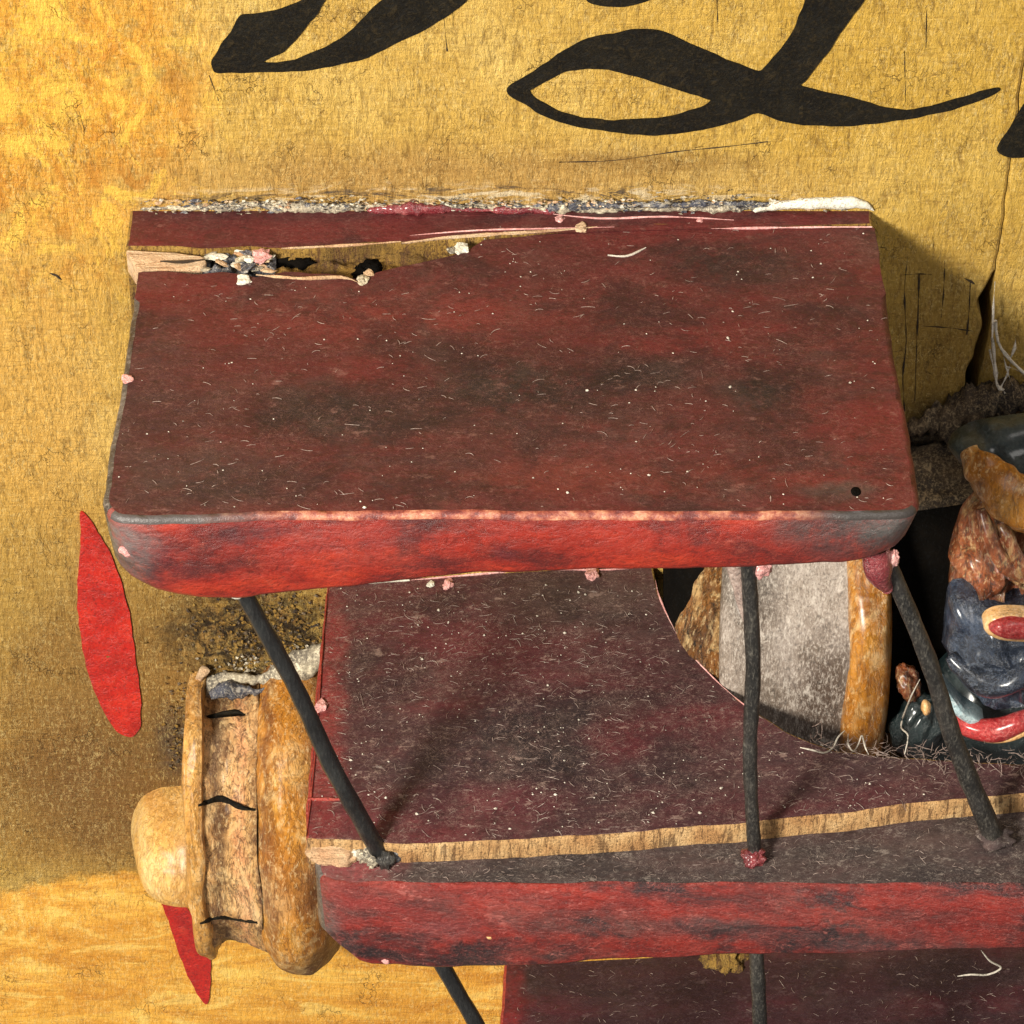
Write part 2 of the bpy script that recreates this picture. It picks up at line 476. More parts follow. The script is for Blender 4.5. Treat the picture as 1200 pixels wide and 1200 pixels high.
M['honey_ring'] = honey('varnished_honey_wood', (srgb(172, 104, 20), srgb(206, 134, 34), srgb(226, 164, 70)), srgb(100, 54, 16), .5,
                        [yb(335, 930, -2, .55, (240, 196, 130), .85), yb(340, 1040, -2.2, .7, (168, 104, 34), .8), yb(380, 1145, -1.8, .9, (64, 44, 36), .95), yb(390, 1040, -2, .5, (90, 60, 36), .8), yb(310, 1050, -2, .5, (230, 186, 128), .7), ((on_y(309, 950, -2).x, 0, 0), (0.12, 0, 0), srgb(120, 66, 20), 0.7), ((on_y(368, 950, -2).x, 0, 0), (0.22, 0, 0), srgb(140, 78, 16), 0.7)])
M['honey_body'] = honey('worn_pale_wood', (srgb(190, 138, 78), srgb(224, 174, 110), srgb(244, 204, 146)), srgb(84, 50, 28), .8,
                        [yb(270, 830, -1.2, .7, (86, 70, 54), .95), yb(270, 880, -1.2, .5, (190, 138, 112), .6), yb(260, 1115, -1.6, .4, (104, 70, 54), .8), ((on_y(250, 950, -1.8).x, 0, 0), (0.12, 0, 0), srgb(74, 44, 24), 0.75), ((on_y(302, 950, -1.8).x, 0, 0), (0.14, 0, 0), srgb(96, 56, 24), 0.7), ((on_y(276, 950, -1.8).x, 0, 0), (0.12, 0, 0), srgb(232, 150, 110), 0.35)], rough=.5, coat=.15, pores=.9)
M['honey_flange'] = honey('amber_rim_wood', (srgb(180, 118, 44), srgb(214, 156, 74), srgb(236, 184, 104)), srgb(84, 50, 24), .6,
                          [yb(240, 830, -1, .7, (150, 100, 50), .8)], rough=.4, coat=.3)
M['honey_hub'] = honey('cream_hub_wood', (srgb(232, 170, 84), srgb(246, 194, 106), srgb(252, 214, 140)), srgb(170, 112, 52), .32,
                       [yb(215, 935, -.7, .5, (120, 92, 70), .9), yb(222, 1010, -1.1, .4, (196, 146, 100), .7)], rough=.3, coat=.5, pores=.5)
M['amber'] = honey('dark_amber_wood', (srgb(150, 90, 16), srgb(188, 118, 24), srgb(212, 146, 50)), srgb(84, 46, 14), .5, rough=.18, coat=1, pores=.4)
M['amber_brown'] = honey('brown_amber_wood', (srgb(70, 42, 16), srgb(120, 74, 24), srgb(156, 100, 38)), srgb(24, 16, 10), .95, rough=.4, coat=.3, pores=.9)  # darker, browner amber for the rim and fuselage
M['copper'] = honey('copper_brown_wood', (srgb(96, 48, 26), srgb(150, 80, 44), srgb(196, 116, 72)), srgb(30, 16, 10), .85, rough=.18, coat=1, pores=.5)


def cloth_paint(name, c, dustc, dust, rough=0.35, coat=.4, extra=None, st=(1, 1, 1), spec=.5):
    n = N(name)
    b = n.noise(1.8, 6, .65)
    col = n.ramp(b, [(0.35, c[0]), (0.52, c[1]), (0.7, c[2])])
    if extra:
        for (cc, r, k, a) in extra:
            col = n.mix(n.math('MULTIPLY', n.blob(n.warp(4, .4), cc, r, .1, 1.1), a), col, k)
    g = n.noise(7, 7, .75, st, dist=.8)
    col = n.mix(n.math('MULTIPLY', n.rng(g, .54, .64), dust), col, dustc)
    rg = n.ridge(9, .025, 4, st, 1.0)
    col = n.mix(n.math('MULTIPLY', rg, dust * .6), col, dustc)
    f = n.noise(30, 5, .7, st)
    col = n.mix(n.math('MULTIPLY', n.rng(f, .53, .62), dust * .8), col, dustc)
    col = n.mix(n.math('MULTIPLY', n.rng(f, .38, .47, 1, 0), .45), col, (.01, .01, .01, 1))
    return n.finish(col, n.math('ADD', g, n.math('MULTIPLY', f, .3)), .6, .08, rough=rough, coat=coat, spec=spec)


M['grey_cowl'] = cloth_paint('dusty_grey_paint', (srgb(118, 104, 90), srgb(152, 138, 126), srgb(178, 166, 156)), srgb(214, 204, 192), .5, .6, .1, st=(1.4, 1, .45), extra=[tb(960, 850, Z2, .9, .5, (70, 52, 40), .9), tb(880, 800, Z2, .4, .9, (84, 70, 58), .8), yb(870, 660, -1.2, .5, (84, 78, 72), .8)])
M['teal'] = cloth_paint('dark_teal_paint', (srgb(14, 26, 28), srgb(22, 38, 40), srgb(34, 52, 54)), srgb(90, 100, 98), .2, .3, .6)
M['navy'] = cloth_paint('slate_blue_paint', (srgb(22, 28, 38), srgb(36, 44, 58), srgb(56, 70, 92)), srgb(120, 130, 146), .25, .25, .8, extra=[yb(1142, 782, -2, .35, (70, 110, 160), .8)])
M['light_blue'] = cloth_paint('pale_blue_paint', (srgb(120, 150, 156), srgb(160, 186, 192), srgb(196, 216, 218)), srgb(226, 232, 230), .5)
M['red_trim'] = cloth_paint('bright_red_trim', (srgb(140, 30, 34), srgb(172, 36, 38), srgb(196, 50, 50)), srgb(230, 150, 140), .35)
M['cream_trim'] = cloth_paint('cream_trim', (srgb(208, 150, 80), srgb(226, 180, 120), srgb(238, 206, 160)), srgb(250, 230, 200), .3)
M['dirt'] = cloth_paint('packed_dirt', (srgb(34, 26, 20), srgb(62, 48, 34), srgb(104, 84, 60)), srgb(168, 146, 112), .6, .8, 0)
M['black'] = cloth_paint('hollow_shade_black', (srgb(8, 7, 6), srgb(13, 11, 9), srgb(20, 16, 12)), srgb(34, 28, 22), .12, 1.0, 0, spec=.05)  # black colour stands in for deep shadow in hollows and gaps
M['strut'] = cloth_paint('black_strut_paint', (srgb(16, 16, 16), srgb(26, 27, 28), srgb(42, 44, 43)), srgb(96, 94, 90), .15, .4, .3, st=(1.5, 1, .3))
M['strut_dusty'] = cloth_paint('dusty_black_strut', (srgb(20, 19, 18), srgb(32, 30, 28), srgb(54, 50, 46)), srgb(150, 144, 132), .22, .5, .15, st=(1.4, 1, .5))
M['blade'] = cloth_paint('glossy_red_blade', (srgb(158, 18, 10), srgb(186, 24, 12), srgb(204, 40, 18)), srgb(240, 110, 80), .12, .3, .5)
M['ink'] = cloth_paint('black_letter_paint', (srgb(16, 14, 11), srgb(22, 20, 15), srgb(30, 27, 20)), srgb(80, 66, 40), .2, .6, 0, spec=.12)
M['filler'] = cloth_paint('grey_filler', (srgb(60, 58, 60), srgb(150, 138, 118), srgb(214, 200, 168)), srgb(236, 224, 194), .8, .7, 0)
M['filler_white'] = cloth_paint('white_filler', (srgb(190, 186, 166), srgb(222, 218, 200), srgb(240, 236, 222)), srgb(250, 248, 240), .4, .6, 0)
M['filler_slate'] = cloth_paint('slate_filler', (srgb(48, 50, 60), srgb(70, 72, 84), srgb(100, 100, 106)), srgb(200, 192, 176), .6, .6, 0)
M['filler_pink'] = cloth_paint('pink_chip', (srgb(196, 130, 126), srgb(226, 160, 154), srgb(240, 190, 180)), srgb(250, 220, 214), .4, .4, .3)
M['glue_red'] = cloth_paint('dark_red_blob', (srgb(86, 24, 32), srgb(118, 34, 42), srgb(146, 54, 58)), srgb(200, 130, 126), .3, .25, .7)
M['crack'] = cloth_paint('dark_crack', (srgb(30, 20, 10), srgb(44, 30, 14), srgb(60, 42, 20)), srgb(90, 66, 34), .3, .8, 0)
M['lint'] = cloth_paint('pale_lint', (srgb(176, 166, 150), srgb(206, 196, 180), srgb(228, 220, 206)), srgb(244, 240, 230), .3, .7, 0)
M['dust'] = cloth_paint('grey_dust_fleck', (srgb(120, 100, 92), srgb(156, 134, 124), srgb(186, 166, 154)), srgb(214, 200, 190), .4, .7, 0)
M['stroke_red'] = cloth_paint('light_red_line', (srgb(130, 36, 32), srgb(150, 46, 40), srgb(168, 66, 54)), srgb(200, 120, 100), .3, .4, .2)


# ------------------------------------------------------------------ object helpers
def tag(o, label=None, cat=None, group=None, kind=None):
    if label: o['label'] = label
    if cat: o['category'] = cat
    if group: o['group'] = group
    if kind: o['kind'] = kind
    return o


def empty(name, loc):
    o = bpy.data.objects.new(name, None)
    C.objects.link(o)
    o.location = loc
    o.empty_display_size = 0.2
    return o


def link(name, me, mats, parent=None):
    if not isinstance(mats, (list, tuple)):
        mats = [mats]
    for m in mats:
        me.materials.append(m)
    o = bpy.data.objects.new(name, me)
    C.objects.link(o)
    if parent:
        off = Vector((0, 0, 0))
        p = parent
        while p:
            off += p.location
            p = p.parent
        o.parent = parent
        o.location = -off
    return o


def mesh(name, V, F, mats, parent=None, mi=None, smooth=True):
    me = bpy.data.meshes.new(name)
    me.from_pydata([tuple(v) for v in V], [], F)
    if mi:
        me.polygons.foreach_set('material_index', mi)
    me.polygons.foreach_set('use_smooth', [smooth] * len(me.polygons))
    me.update()
    return link(name, me, mats, parent)


def nz(p, s=1.0, o=0.0):
    return mn.noise(Vector((p[0] * s + o, p[1] * s - o, p[2] * s + 2 * o)))


def catmull(pts, n=6, closed=True):
    out = []
    L = len(pts)
    rngI = range(L) if closed else range(L - 1)
    for i in rngI:
        if closed:
            a, b, c, d = pts[i - 1], pts[i], pts[(i + 1) % L], pts[(i + 2) % L]
        else:
            a, b, c, d = pts[max(i - 1, 0)], pts[i], pts[i + 1], pts[min(i + 2, L - 1)]
        for k in range(n):
            t = k / n
            out.append(tuple(0.5 * ((2 * b[j]) + (-a[j] + c[j]) * t + (2 * a[j] - 5 * b[j] + 4 * c[j] - d[j]) * t * t
                                    + (-a[j] + 3 * b[j] - 3 * c[j] + d[j]) * t ** 3) for j in range(len(b))))
    if not closed:
        out.append(tuple(pts[-1]))
    return out


def rounded(poly, radii, seg=8, sub=0.12, counts=None):
    """round the corners of a plan polygon; same counts give the same topology"""
    L = len(poly)
    arcs = []
    for i in range(L):
        p, a, b = Vector(poly[i]), Vector(poly[i - 1]), Vector(poly[(i + 1) % L])
        r = radii[i]
        da, db = (a - p).normalized(), (b - p).normalized()
        r = max(r, 0.004)
        s, e = p + da * min(r, (a - p).length * .48), p + db * min(r, (b - p).length * .48)
        arcs.append([(s * (1 - t) ** 2 + p * 2 * t * (1 - t) + e * t * t) for t in [k / seg for k in range(seg + 1)]])
    cn = counts or [max(1, int((Vector(poly[(i + 1) % L]) - Vector(poly[i])).length / sub)) for i in range(L)]
    out = []
    for i in range(L):
        out += arcs[i]
        s, e = arcs[i][-1], arcs[(i + 1) % L][0]
        for k in range(1, cn[i]):
            out.append(s.lerp(e, k / cn[i]))
    return out, cn


def ccw(P):
    a = sum(P[i - 1][0] * P[i][1] - P[i][0] * P[i - 1][1] for i in range(len(P)))
    return a > 0


def slab(name, top, bot, zt, zb, b, mats, parent, side, jit=0.02, seed=0, bs=None, bevel_all=False):
    """board: plan outline top at height zt(x,y), outline bot at zb(x,y), chamfer b.
    mats: [top, bevel, ...]; side(p, n) gives the material index of a side face"""
    n = len(top)

    def nrm(P, i):
        d = (P[(i + 1) % n] - P[i - 1])
        d = Vector((d.y, -d.x))
        return d.normalized() if d.length > 1e-9 else Vector((0, -1))
    V, F, MI = [], [], []

    def ring(P, inset, z, zo):
        s = len(V)
        for i, p in enumerate(P):
            q = p - nrm(P, i) * inset * (bs(p) if bs else 1.0)
            w = Vector((p.x, p.y, seed))
            j = jit * (mn.noise(w * 1.3) + 0.6 * mn.noise(w * 5))
            q = q + nrm(P, i) * j
            V.append((q.x, q.y, z(p.x, p.y) + zo + jit * .3 * mn.noise(w * 4)))
        return s
    MIDS = [P_ * .5 + Q_ * .5 for P_, Q_ in zip(top, bot)]
    zm = lambda x, y: (zt(x, y) + zb(x, y)) / 2
    rings = [ring(top, b * 1.0, zt, 0), ring(top, b * .3, zt, -b * .25), ring(top, 0, zt, -b),
             ring([p for p in MIDS], -0.0, zm, 0), ring(bot, 0.0, zb, b * 1.2), ring(bot, b * .5, zb, b * .3), ring(bot, b * 1.4, zb, 0)]
    for k, (r0, r1) in enumerate(zip(rings, rings[1:])):
        for i in range(n):
            j = (i + 1) % n
            F.append((r0 + i, r1 + i, r1 + j, r0 + j))
            nn = nrm(top, i)
            MI.append(1 if k < 2 and b > 0.03 and nn.y < -.6 else side(top[i], nn))
    F.append([rings[0] + i for i in range(n)])
    MI.append(0)
    F.append([rings[-1] + i for i in reversed(range(n))])
    MI.append(len(mats) - 1)
    me = bpy.data.meshes.new(name)
    me.from_pydata(V, [], F)
    me.polygons.foreach_set('material_index', MI)
    bm = bmesh.new()
    bm.from_mesh(me)
    big = [f for f in bm.faces if len(f.verts) > 4]
    for f in bm.faces:
        f.smooth = True
    for f in big:
        f.smooth = False
    bmesh.ops.triangulate(bm, faces=big, ngon_method='EAR_CLIP')
    bmesh.ops.recalc_face_normals(bm, faces=bm.faces)
    bm.to_mesh(me)
    bm.free()
    return link(name, me, mats, parent)


def plan(pix, Z):
    P = [Vector((on_z(x, y, Z).x, on_z(x, y, Z).y)) for x, y in pix]
    return P


def tube(name, pts, rad, mat, parent=None, seg=10, flat=1.0, amp=0.0, fr=3.0, seed=0.0, sm=4, axis=None):
    P = catmull([tuple(p) + (r,) for p, r in zip(pts, rad)], sm, False)
    V, F = [], []
    L = len(P)
    for i, p in enumerate(P):
        c = Vector(p[:3])
        t = (Vector(P[min(i + 1, L - 1)][:3]) - Vector(P[max(i - 1, 0)][:3])).normalized()
        ref = axis or Vector((0, 1, 0))
        if abs(t.dot(ref)) > .95:
            ref = Vector((1, 0, 0))
        u = t.cross(ref).normalized()
        v = t.cross(u)
        for k in range(seg):
            a = 2 * math.pi * k / seg
            q = c + (u * math.cos(a) + v * math.sin(a) * flat) * p[3]
            if amp:
                q += (q - c).normalized() * amp * (nz(q, fr, seed) + .5 * nz(q, fr * 2.7, seed))
            V.append(q)
    for i in range(L - 1):
        for k in range(seg):
            a, b = i * seg + k, i * seg + (k + 1) % seg
            F.append((a, b, b + seg, a + seg))
    F.append(list(range(seg)))
    F.append([(L - 1) * seg + k for k in reversed(range(seg))])
    return mesh(name, V, F, mat, parent)


def lump(name, c, r, mat, parent=None, amp=0.15, fr=1.2, seed=0.0, sub=4, rot=0.0):
    bm = bmesh.new()
    bmesh.ops.create_icosphere(bm, subdivisions=sub, radius=1)
    cr, sr = math.cos(rot), math.sin(rot)
    for v in bm.verts:
        d = v.co.copy()
        k = 1 + amp * (nz(d, fr, seed) + .55 * nz(d, fr * 2.3, seed + 3) + .3 * nz(d, fr * 5, seed + 5))
        q = Vector((d.x * r[0], d.y * r[1], d.z * r[2])) * k
        v.co = Vector((q.x * cr - q.z * sr, q.y, q.x * sr + q.z * cr)) + Vector(c)
    chip = name == 'paint_chip'
    if chip:
        for v in bm.verts:
            d = v.co - Vector(c)
            v.co = Vector(c) + d * (1 + .45 * nz(v.co, 14, seed)) * .85
    for f in bm.faces:
        f.smooth = not chip
    me = bpy.data.meshes.new(name)
    bm.to_mesh(me)
    bm.free()
    return link(name, me, mat, parent)


def pillow(name, pix, Y, h, mat, parent=None, amp=0.08, fr=1.4, seed=0.0, back=0.15, n=5, rings=9):
    """carved bulge: outline through photo points at depth Y, swelling h towards the front"""
    P = [on_y(x, y, Y) for x, y in pix]
    P = [Vector(p) for p in catmull([(p.x, p.y, p.z) for p in P], n)]
    c = sum(P, Vector()) / len(P)
    V, F = [], []
    L = len(P)
    lv = [(1.0, back)] + [(math.cos(a), -h * math.sin(a)) for a in [math.pi / 2 * k / rings for k in range(rings)]]
    for s, dy in lv:
        for p in P:
            q = c + (p - c) * s
            q.y = Y + dy
            w = 1 if dy <= 0 else 0
            if w:
                q.y -= amp * (nz(q, fr, seed) + .5 * nz(q, fr * 2.5, seed + 2) + .3 * nz(q, fr * 6, seed)) * min(1, (1 - s) * 4 + .2)
                q += (p - c).normalized() * amp * .4 * nz(q, fr * 2, seed + 9)
            V.append(q)
    V.append(c + Vector((0, Y - h - c.y, 0)))
    for k in range(len(lv) - 1):
        for i in range(L):
            j = (i + 1) % L
            F.append((k * L + i, k * L + j, (k + 1) * L + j, (k + 1) * L + i))
    b = (len(lv) - 1) * L
    for i in range(L):
        F.append((b + i, b + (i + 1) % L, len(V) - 1))
    o = mesh(name, V, F, mat, parent)
    bm = bmesh.new(); bm.from_mesh(o.data)
    bmesh.ops.recalc_face_normals(bm, faces=bm.faces)
    bm.to_mesh(o.data); bm.free()
    return o


def flat_shape(name, outers, Y, th, mat, parent=None, n=5):
    """flat painted shape on the board: closed outlines (holes by even-odd), th thick"""
    cu = bpy.data.curves.new(name, 'CURVE')
    cu.dimensions = '2D'
    cu.fill_mode = 'BOTH'
    cu.extrude = th / 2
    for pix in outers:
        P = catmull([(on_y(x, y, Y).x, on_y(x, y, Y).z) for x, y in pix], n)
        s = cu.splines.new('POLY')
        s.points.add(len(P) - 1)
        for k, p in enumerate(P):
            j = 0.02
            w = Vector((p[0], p[1], 0))
            s.points[k].co = (p[0] + j * mn.noise(w * 6), p[1] + j * mn.noise(w * 6 + Vector((9, 9, 9))), 0, 1)
        s.use_cyclic_u = True
    tmp = bpy.data.objects.new('tmp', cu)
    C.objects.link(tmp)
    bpy.context.view_layer.update()
    me = bpy.data.meshes.new_from_object(tmp.evaluated_get(bpy.context.evaluated_depsgraph_get()))
    bpy.data.objects.remove(tmp)
    for v in me.vertices:
        x, z, d = v.co
        v.co = (x, Y + d, z)
    me.name = name
    me.materials.clear()
    bm = bmesh.new(); bm.from_mesh(me)
    bmesh.ops.recalc_face_normals(bm, faces=bm.faces)
    bm.to_mesh(me); bm.free()
    return link(name, me, mat, parent)


# ------------------------------------------------------------------ the sign board
board = empty('wooden_sign', (0, 0, on_y(600, 1300).z))
tag(board, 'gold painted wooden signboard with black script lettering behind the carved red triplane', 'sign')


def jx(z):          # the joint between the two boards (world x), wobbling
    zt = on_y(1178, 0).z
    zc = on_y(1165, 320).z
    base = on_y(1167, 320).x + (z - zc) * 0.02
    return base + 0.05 * mn.noise(Vector((0, 3, z * .9))) + .015 * mn.noise(Vector((0, 3, z * 5)))


def gapw(z):
    a, b = on_y(1165, 322).z, on_y(1165, 480).z
    if z > a:
        return 0.012
    t = min(1, (a - z) / (a - b))
    if z < b - 1.2:
        return 0.012
    return 0.03 + 0.16 * t * (1 + .4 * mn.noise(Vector((5, 5, z * 3)))) + (.10 * math.exp(-((z - a + .4) / .25) ** 2))


def board_half(name, left):
    z0, z1 = -22.0, 22.0
    V, F = [], []
    n = 900
    xo = -26.0 if left else 26.0
    for i in range(n + 1):
        z = z0 + (z1 - z0) * i / n
        e = jx(z) + (-gapw(z) if left else 0.0)
        s = 1 if left else -1
        V += [(xo, 0, z), (e - s * 0.03, 0, z), (e, 0.03, z), (e, 1.0, z), (xo, 1.0, z)]
    for i in range(n):
        a, b = i * 5, (i + 1) * 5
        for k in range(4):
            F.append((a + k, a + k + 1, b + k + 1, b + k))
        F.append((a + 4, a, b, b + 4))
    F.append((0, 1, 2, 3, 4)); F.append(tuple(n * 5 + k for k in range(5)))
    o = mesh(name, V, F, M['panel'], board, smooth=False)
    bm = bmesh.new(); bm.from_mesh(o.data)
    bmesh.ops.recalc_face_normals(bm, faces=bm.faces)
    bm.to_mesh(o.data); bm.free()
    return o


board_half('plank', True)
tag(board_half('plank', False), 'right plank beyond the open joint')
zc = on_y(1165, 500).z
mesh('backing', [(-26, 1.02, -22), (26, 1.02, -22), (26, 1.02, 22), (-26, 1.02, 22), (-26, 1.2, -22), (26, 1.2, -22), (26, 1.2, 22), (-26, 1.2, 22)],
     [(0, 1, 2, 3), (7, 6, 5, 4), (0, 4, 5, 1), (1, 5, 6, 2), (2, 6, 7, 3), (3, 7, 4, 0)], M['black'], board, smooth=False)

A = [(248, 80), (249, 68), (262, 48), (275, 28), (284, 17), (305, 15), (330, 10), (352, 1), (364, -14), (374, -34), (388, -60), (410, -60), (398, -32), (381, 2), (368, 20),
     (350, 42), (332, 60), (310, 73), (345, 70), (390, 50), (412, 34), (435, 12), (452, -3), (478, -32), (500, -60), (606, -60), (578, -32), (545, 3), (520, 21), (490, 38), (450, 58),
     (410, 73), (370, 80), (330, 84), (280, 85), (254, 85)]
flat_shape('letter', [A], -0.012, 0.016, M['ink'], board, 4)
B = [(676, -20), (682, -6), (692, 4), (712, 8), (738, 6), (762, -2), (778, -14), (786, -34), (740, -48), (690, -40)]
flat_shape('letter', [B], -0.012, 0.016, M['ink'], board, 4)
S1 = [(593, 105), (600, 97), (625, 84), (660, 59), (690, 45), (730, 37), (765, 35), (790, 42), (830, 60), (868, 76), (888, 82), (896, 78), (906, 68), (925, 43), (936, 20), (944, -2), (952, -40), (958, -80), (1050, -80), (1034, -40), (1011, 2),
      (990, 32), (970, 62), (945, 93), (939, 100), (960, 106), (1000, 115), (1040, 126), (1062, 129), (1100, 122), (1140, 110), (1166, 103), (1171, 106), (1150, 117), (1100, 132), (1050, 142), (1000, 147),
      (950, 147), (915, 141), (888, 133), (860, 142), (822, 152), (790, 156), (760, 158), (715, 154), (670, 147), (640, 137), (615, 122), (598, 112)]
S2 = [(622, 108), (624, 103), (640, 95), (660, 85), (690, 81), (720, 83), (755, 92), (790, 104), (825, 115), (832, 118), (815, 128), (780, 137), (740, 140), (700, 140), (665, 133), (640, 122)]
flat_shape('letter', [S1, S2], -0.012, 0.016, M['ink'], board, 4)
R_ = [(1168, 176), (1175, 163), (1186, 144), (1200, 121), (1216, 98), (1262, 92), (1246, 146), (1216, 180), (1186, 185)]
flat_shape('letter', [R_], -0.012, 0.016, M['ink'], board, 4)

# cracks and nicks: dark slivers along the grain
CR = [([(1064, 300), (1060, 340), (1062, 400), (1058, 440), (1060, 482)], 2.0), ([(1077, 322), (1076, 360), (1074, 410), (1072, 470)], 2.6), ([(1107, 306), (1106, 340), (1103, 372)], 2.2),
      ([(1060, 322), (1078, 321), (1092, 322)], 1.6), ([(1137, 330), (1136, 360), (1133, 392)], 2.4), ([(1093, 276), (1094, 292)], 1.8), ([(1080, 382), (1110, 384), (1140, 388)], 1.4),
      ([(1130, 326), (1138, 330), (1142, 333)], 4.5), ([(58, 320), (66, 323), (72, 328)], 4.0), ([(655, 190), (720, 188), (790, 178), (850, 172), (900, 166)], 1.6),
      ([(92, 130), (100, 155)], 1.6), ([(530, 0), (531, 30)], 1.4), ([(840, 0), (841, 26)], 1.2), ([(1060, 60), (1061, 120)], 1.2), ([(245, 88), (256, 118)], 1.4), ([(520, 20), (524, 60)], 1.3), ([(1086, 10), (1085, 56)], 1.2)]
for pts, w in CR:
    P = [on_y(x, y, -0.004) for x, y in pts]
    tube('crack', P, [w * .1 / 100] + [w * random.uniform(.22, .42) / 100 for _ in range(len(P) - 2)] + [w * .1 / 100], M['crack'], board, seg=6, flat=0.5, amp=0.012, fr=7)

# ------------------------------------------------------------------ the triplane
plane = empty('triplane', (on_y(600, 1131).x, 0, Z3 - 1))
tag(plane, 'carved wooden triplane in worn maroon and red paint fixed to the gold signboard', 'model airplane')

flatz = lambda Z: (lambda x, y: Z)


def tab_bottom(pixs, Y):
    t = [(on_y(x, y, Y).x, on_y(x, y, Y).z) for x, y in pixs]
    return lambda x, y: interp(t, x)


def sides(red, left, right, back):
    def f(p, n):
        if n.y < -0.5: return red
        if n.x < -0.5: return left
        if n.x > 0.5: return right
        return back
    return f


# top wing: main board in front of the split, narrow strip behind it
main_rear = [(161, 318), (195, 317), (232, 321), (262, 318), (300, 324), (332, 319), (365, 321), (400, 322), (424, 329), (440, 320), (470, 312), (500, 305), (530, 298), (552, 290), (566, 281), (640, 274), (690, 270), (760, 267), (900, 267), (1026, 266)]
wing = empty('top_wing', (0, 0, Z1))
wing.parent = plane
wing.location = Vector((0, 0, Z1)) - plane.location
for_top = plan(main_rear, Z1)


def with_corners(rear, corners, Z, radii, sub=0.12):
    poly = [Vector(p) for p in plan(rear, Z)] + [Vector(p) for p in plan(corners, Z)]
    rd = [0.02] * len(rear) + radii
    if not ccw(poly):
        poly.reverse(); rd.reverse()
    return poly, rd


poly, rd = with_corners(main_rear, [(1052, 430), (1081, 603), (840, 604), (560, 603), (340, 604), (114, 611), (133, 500), (150, 400)], Z1, [.4, .28, .3, .3, .3, .42, .5, .5])
top_o, cn = rounded(poly, rd)
rd2 = [1.0 if abs(r - .42) < 1e-6 else (.75 if abs(r - .28) < 1e-6 else r) for r in rd]
bot_o, _ = rounded(poly, rd2, counts=cn)
zb_top = tab_bottom([(120, 676), (200, 692), (280, 699), (400, 688), (560, 672), (700, 667), (860, 665), (1000, 658), (1080, 652)], YF)
slab('front_board', top_o, bot_o, flatz(Z1), zb_top, 0.065, [M['top_maroon'], M['worn'], M['red_edge'], M['grey_side'], M['raw_ochre'], M['low_maroon']],
     wing, sides(2, 3, 0, 4), 0.022, 1, bs=lambda p: .12 if p.y > on_z(600, 350, Z1).y else 1.0)
rear_front = [(1022, 264), (900, 265.2), (760, 265.2), (690, 268), (640, 272.5), (590, 276.5), (556, 279), (520, 281), (480, 286), (430, 287), (395, 290), (330, 293), (290, 291), (236, 294), (200, 291), (148, 290)]
poly = [Vector(p) for p in plan(rear_front, Z1)] + [Vector((on_z(153, 253, Z1).x, 0.05)), Vector((on_z(1020, 246, Z1).x, 0.05))]
rd = [0.02] * len(rear_front) + [0.03, 0.03]
if not ccw(poly):
    poly.reverse(); rd.reverse()
o1, cn = rounded(poly, rd)
slab('rear_strip', o1, [p.copy() for p in o1], flatz(Z1 + .01), flatz(Z1 - 1.0), 0.03, [M['top_maroon'], M['worn'], M['raw_ochre'], M['raw_ochre'], M['low_maroon']],
     wing, sides(2, 3, 3, 2), 0.02, 2)


def rough_block(name, pix, Z, mat, parent, amp, fr, th=0.5, res=0.05, tilt=0):
    """splintered wood surface filling a plan outline at height Z"""
    P = plan(pix, Z)
    x0, x1 = min(p.x for p in P), max(p.x for p in P)
    y0, y1 = min(p.y for p in P), max(p.y for p in P)
    nx, ny = max(2, int((x1 - x0) / res)), max(3, int((y1 - y0) / res))
    V, F = [], []
    for i in range(nx + 1):
        for j in range(ny + 1):
            x, y = x0 + (x1 - x0) * i / nx, y0 + (y1 - y0) * j / ny
            h = amp * (mn.noise(Vector((x * fr[0], y * fr[1], 1))) + .7 * mn.noise(Vector((x * fr[0] * 3, y * fr[1] * 3, 4))))
            V.append((x, y, Z + h))
    for i in range(nx):
        for j in range(ny):
            a = i * (ny + 1) + j
            F.append((a, a + ny + 1, a + ny + 2, a + 1))
    bot = len(V)
    V += [(x0, y0, Z - th), (x1, y0, Z - th), (x1, y1, Z - th), (x0, y1, Z - th)]
    F += [(bot, bot + 3, bot + 2, bot + 1)]
    F += [tuple([i * (ny + 1) for i in range(nx + 1)][::-1] + [bot, bot + 1]), tuple([i * (ny + 1) + ny for i in range(nx + 1)] + [bot + 2, bot + 3]),
          tuple([j for j in range(ny + 1)] + [bot + 3, bot]), tuple([nx * (ny + 1) + j for j in range(ny + 1)][::-1] + [bot + 1, bot + 2])]
    return mesh(name, V, F, mat, parent, smooth=True)


rough_block('split_wood', [(320, 284), (560, 284), (560, 336), (320, 336)], Z1 - 0.16, M['raw_ochre'], wing, 0.10, (3.2, 6), .6, .035)
rough_block('split_wood', [(560, 255), (1018, 255), (1018, 275), (560, 275)], Z1 - 0.05, M['raw_pale'], wing, 0.02, (2, 9), .6, .06)
poly = [Vector(p) for p in plan([(148, 292), (205, 294), (238, 299), (243, 306), (236, 312), (205, 316), (164, 316), (158, 308)], Z1)]
if not ccw(poly): poly.reverse()
o1, cn = rounded(poly, [.04] * 8)
slab('bare_patch', o1, [p.copy() for p in o1], flatz(Z1 - .01), flatz(Z1 - .3), 0.02, [M['raw_pale'], M['raw_pale'], M['raw_pale'], M['raw_pale']], wing, lambda p, n: 2, 0.02, 3)
rough_block('split_wood', [(236, 290), (322, 290), (322, 324), (236, 324)], Z1 - 0.12, M['filler_slate'], wing, 0.16, (5, 7), .6, .03)
random.seed(3)
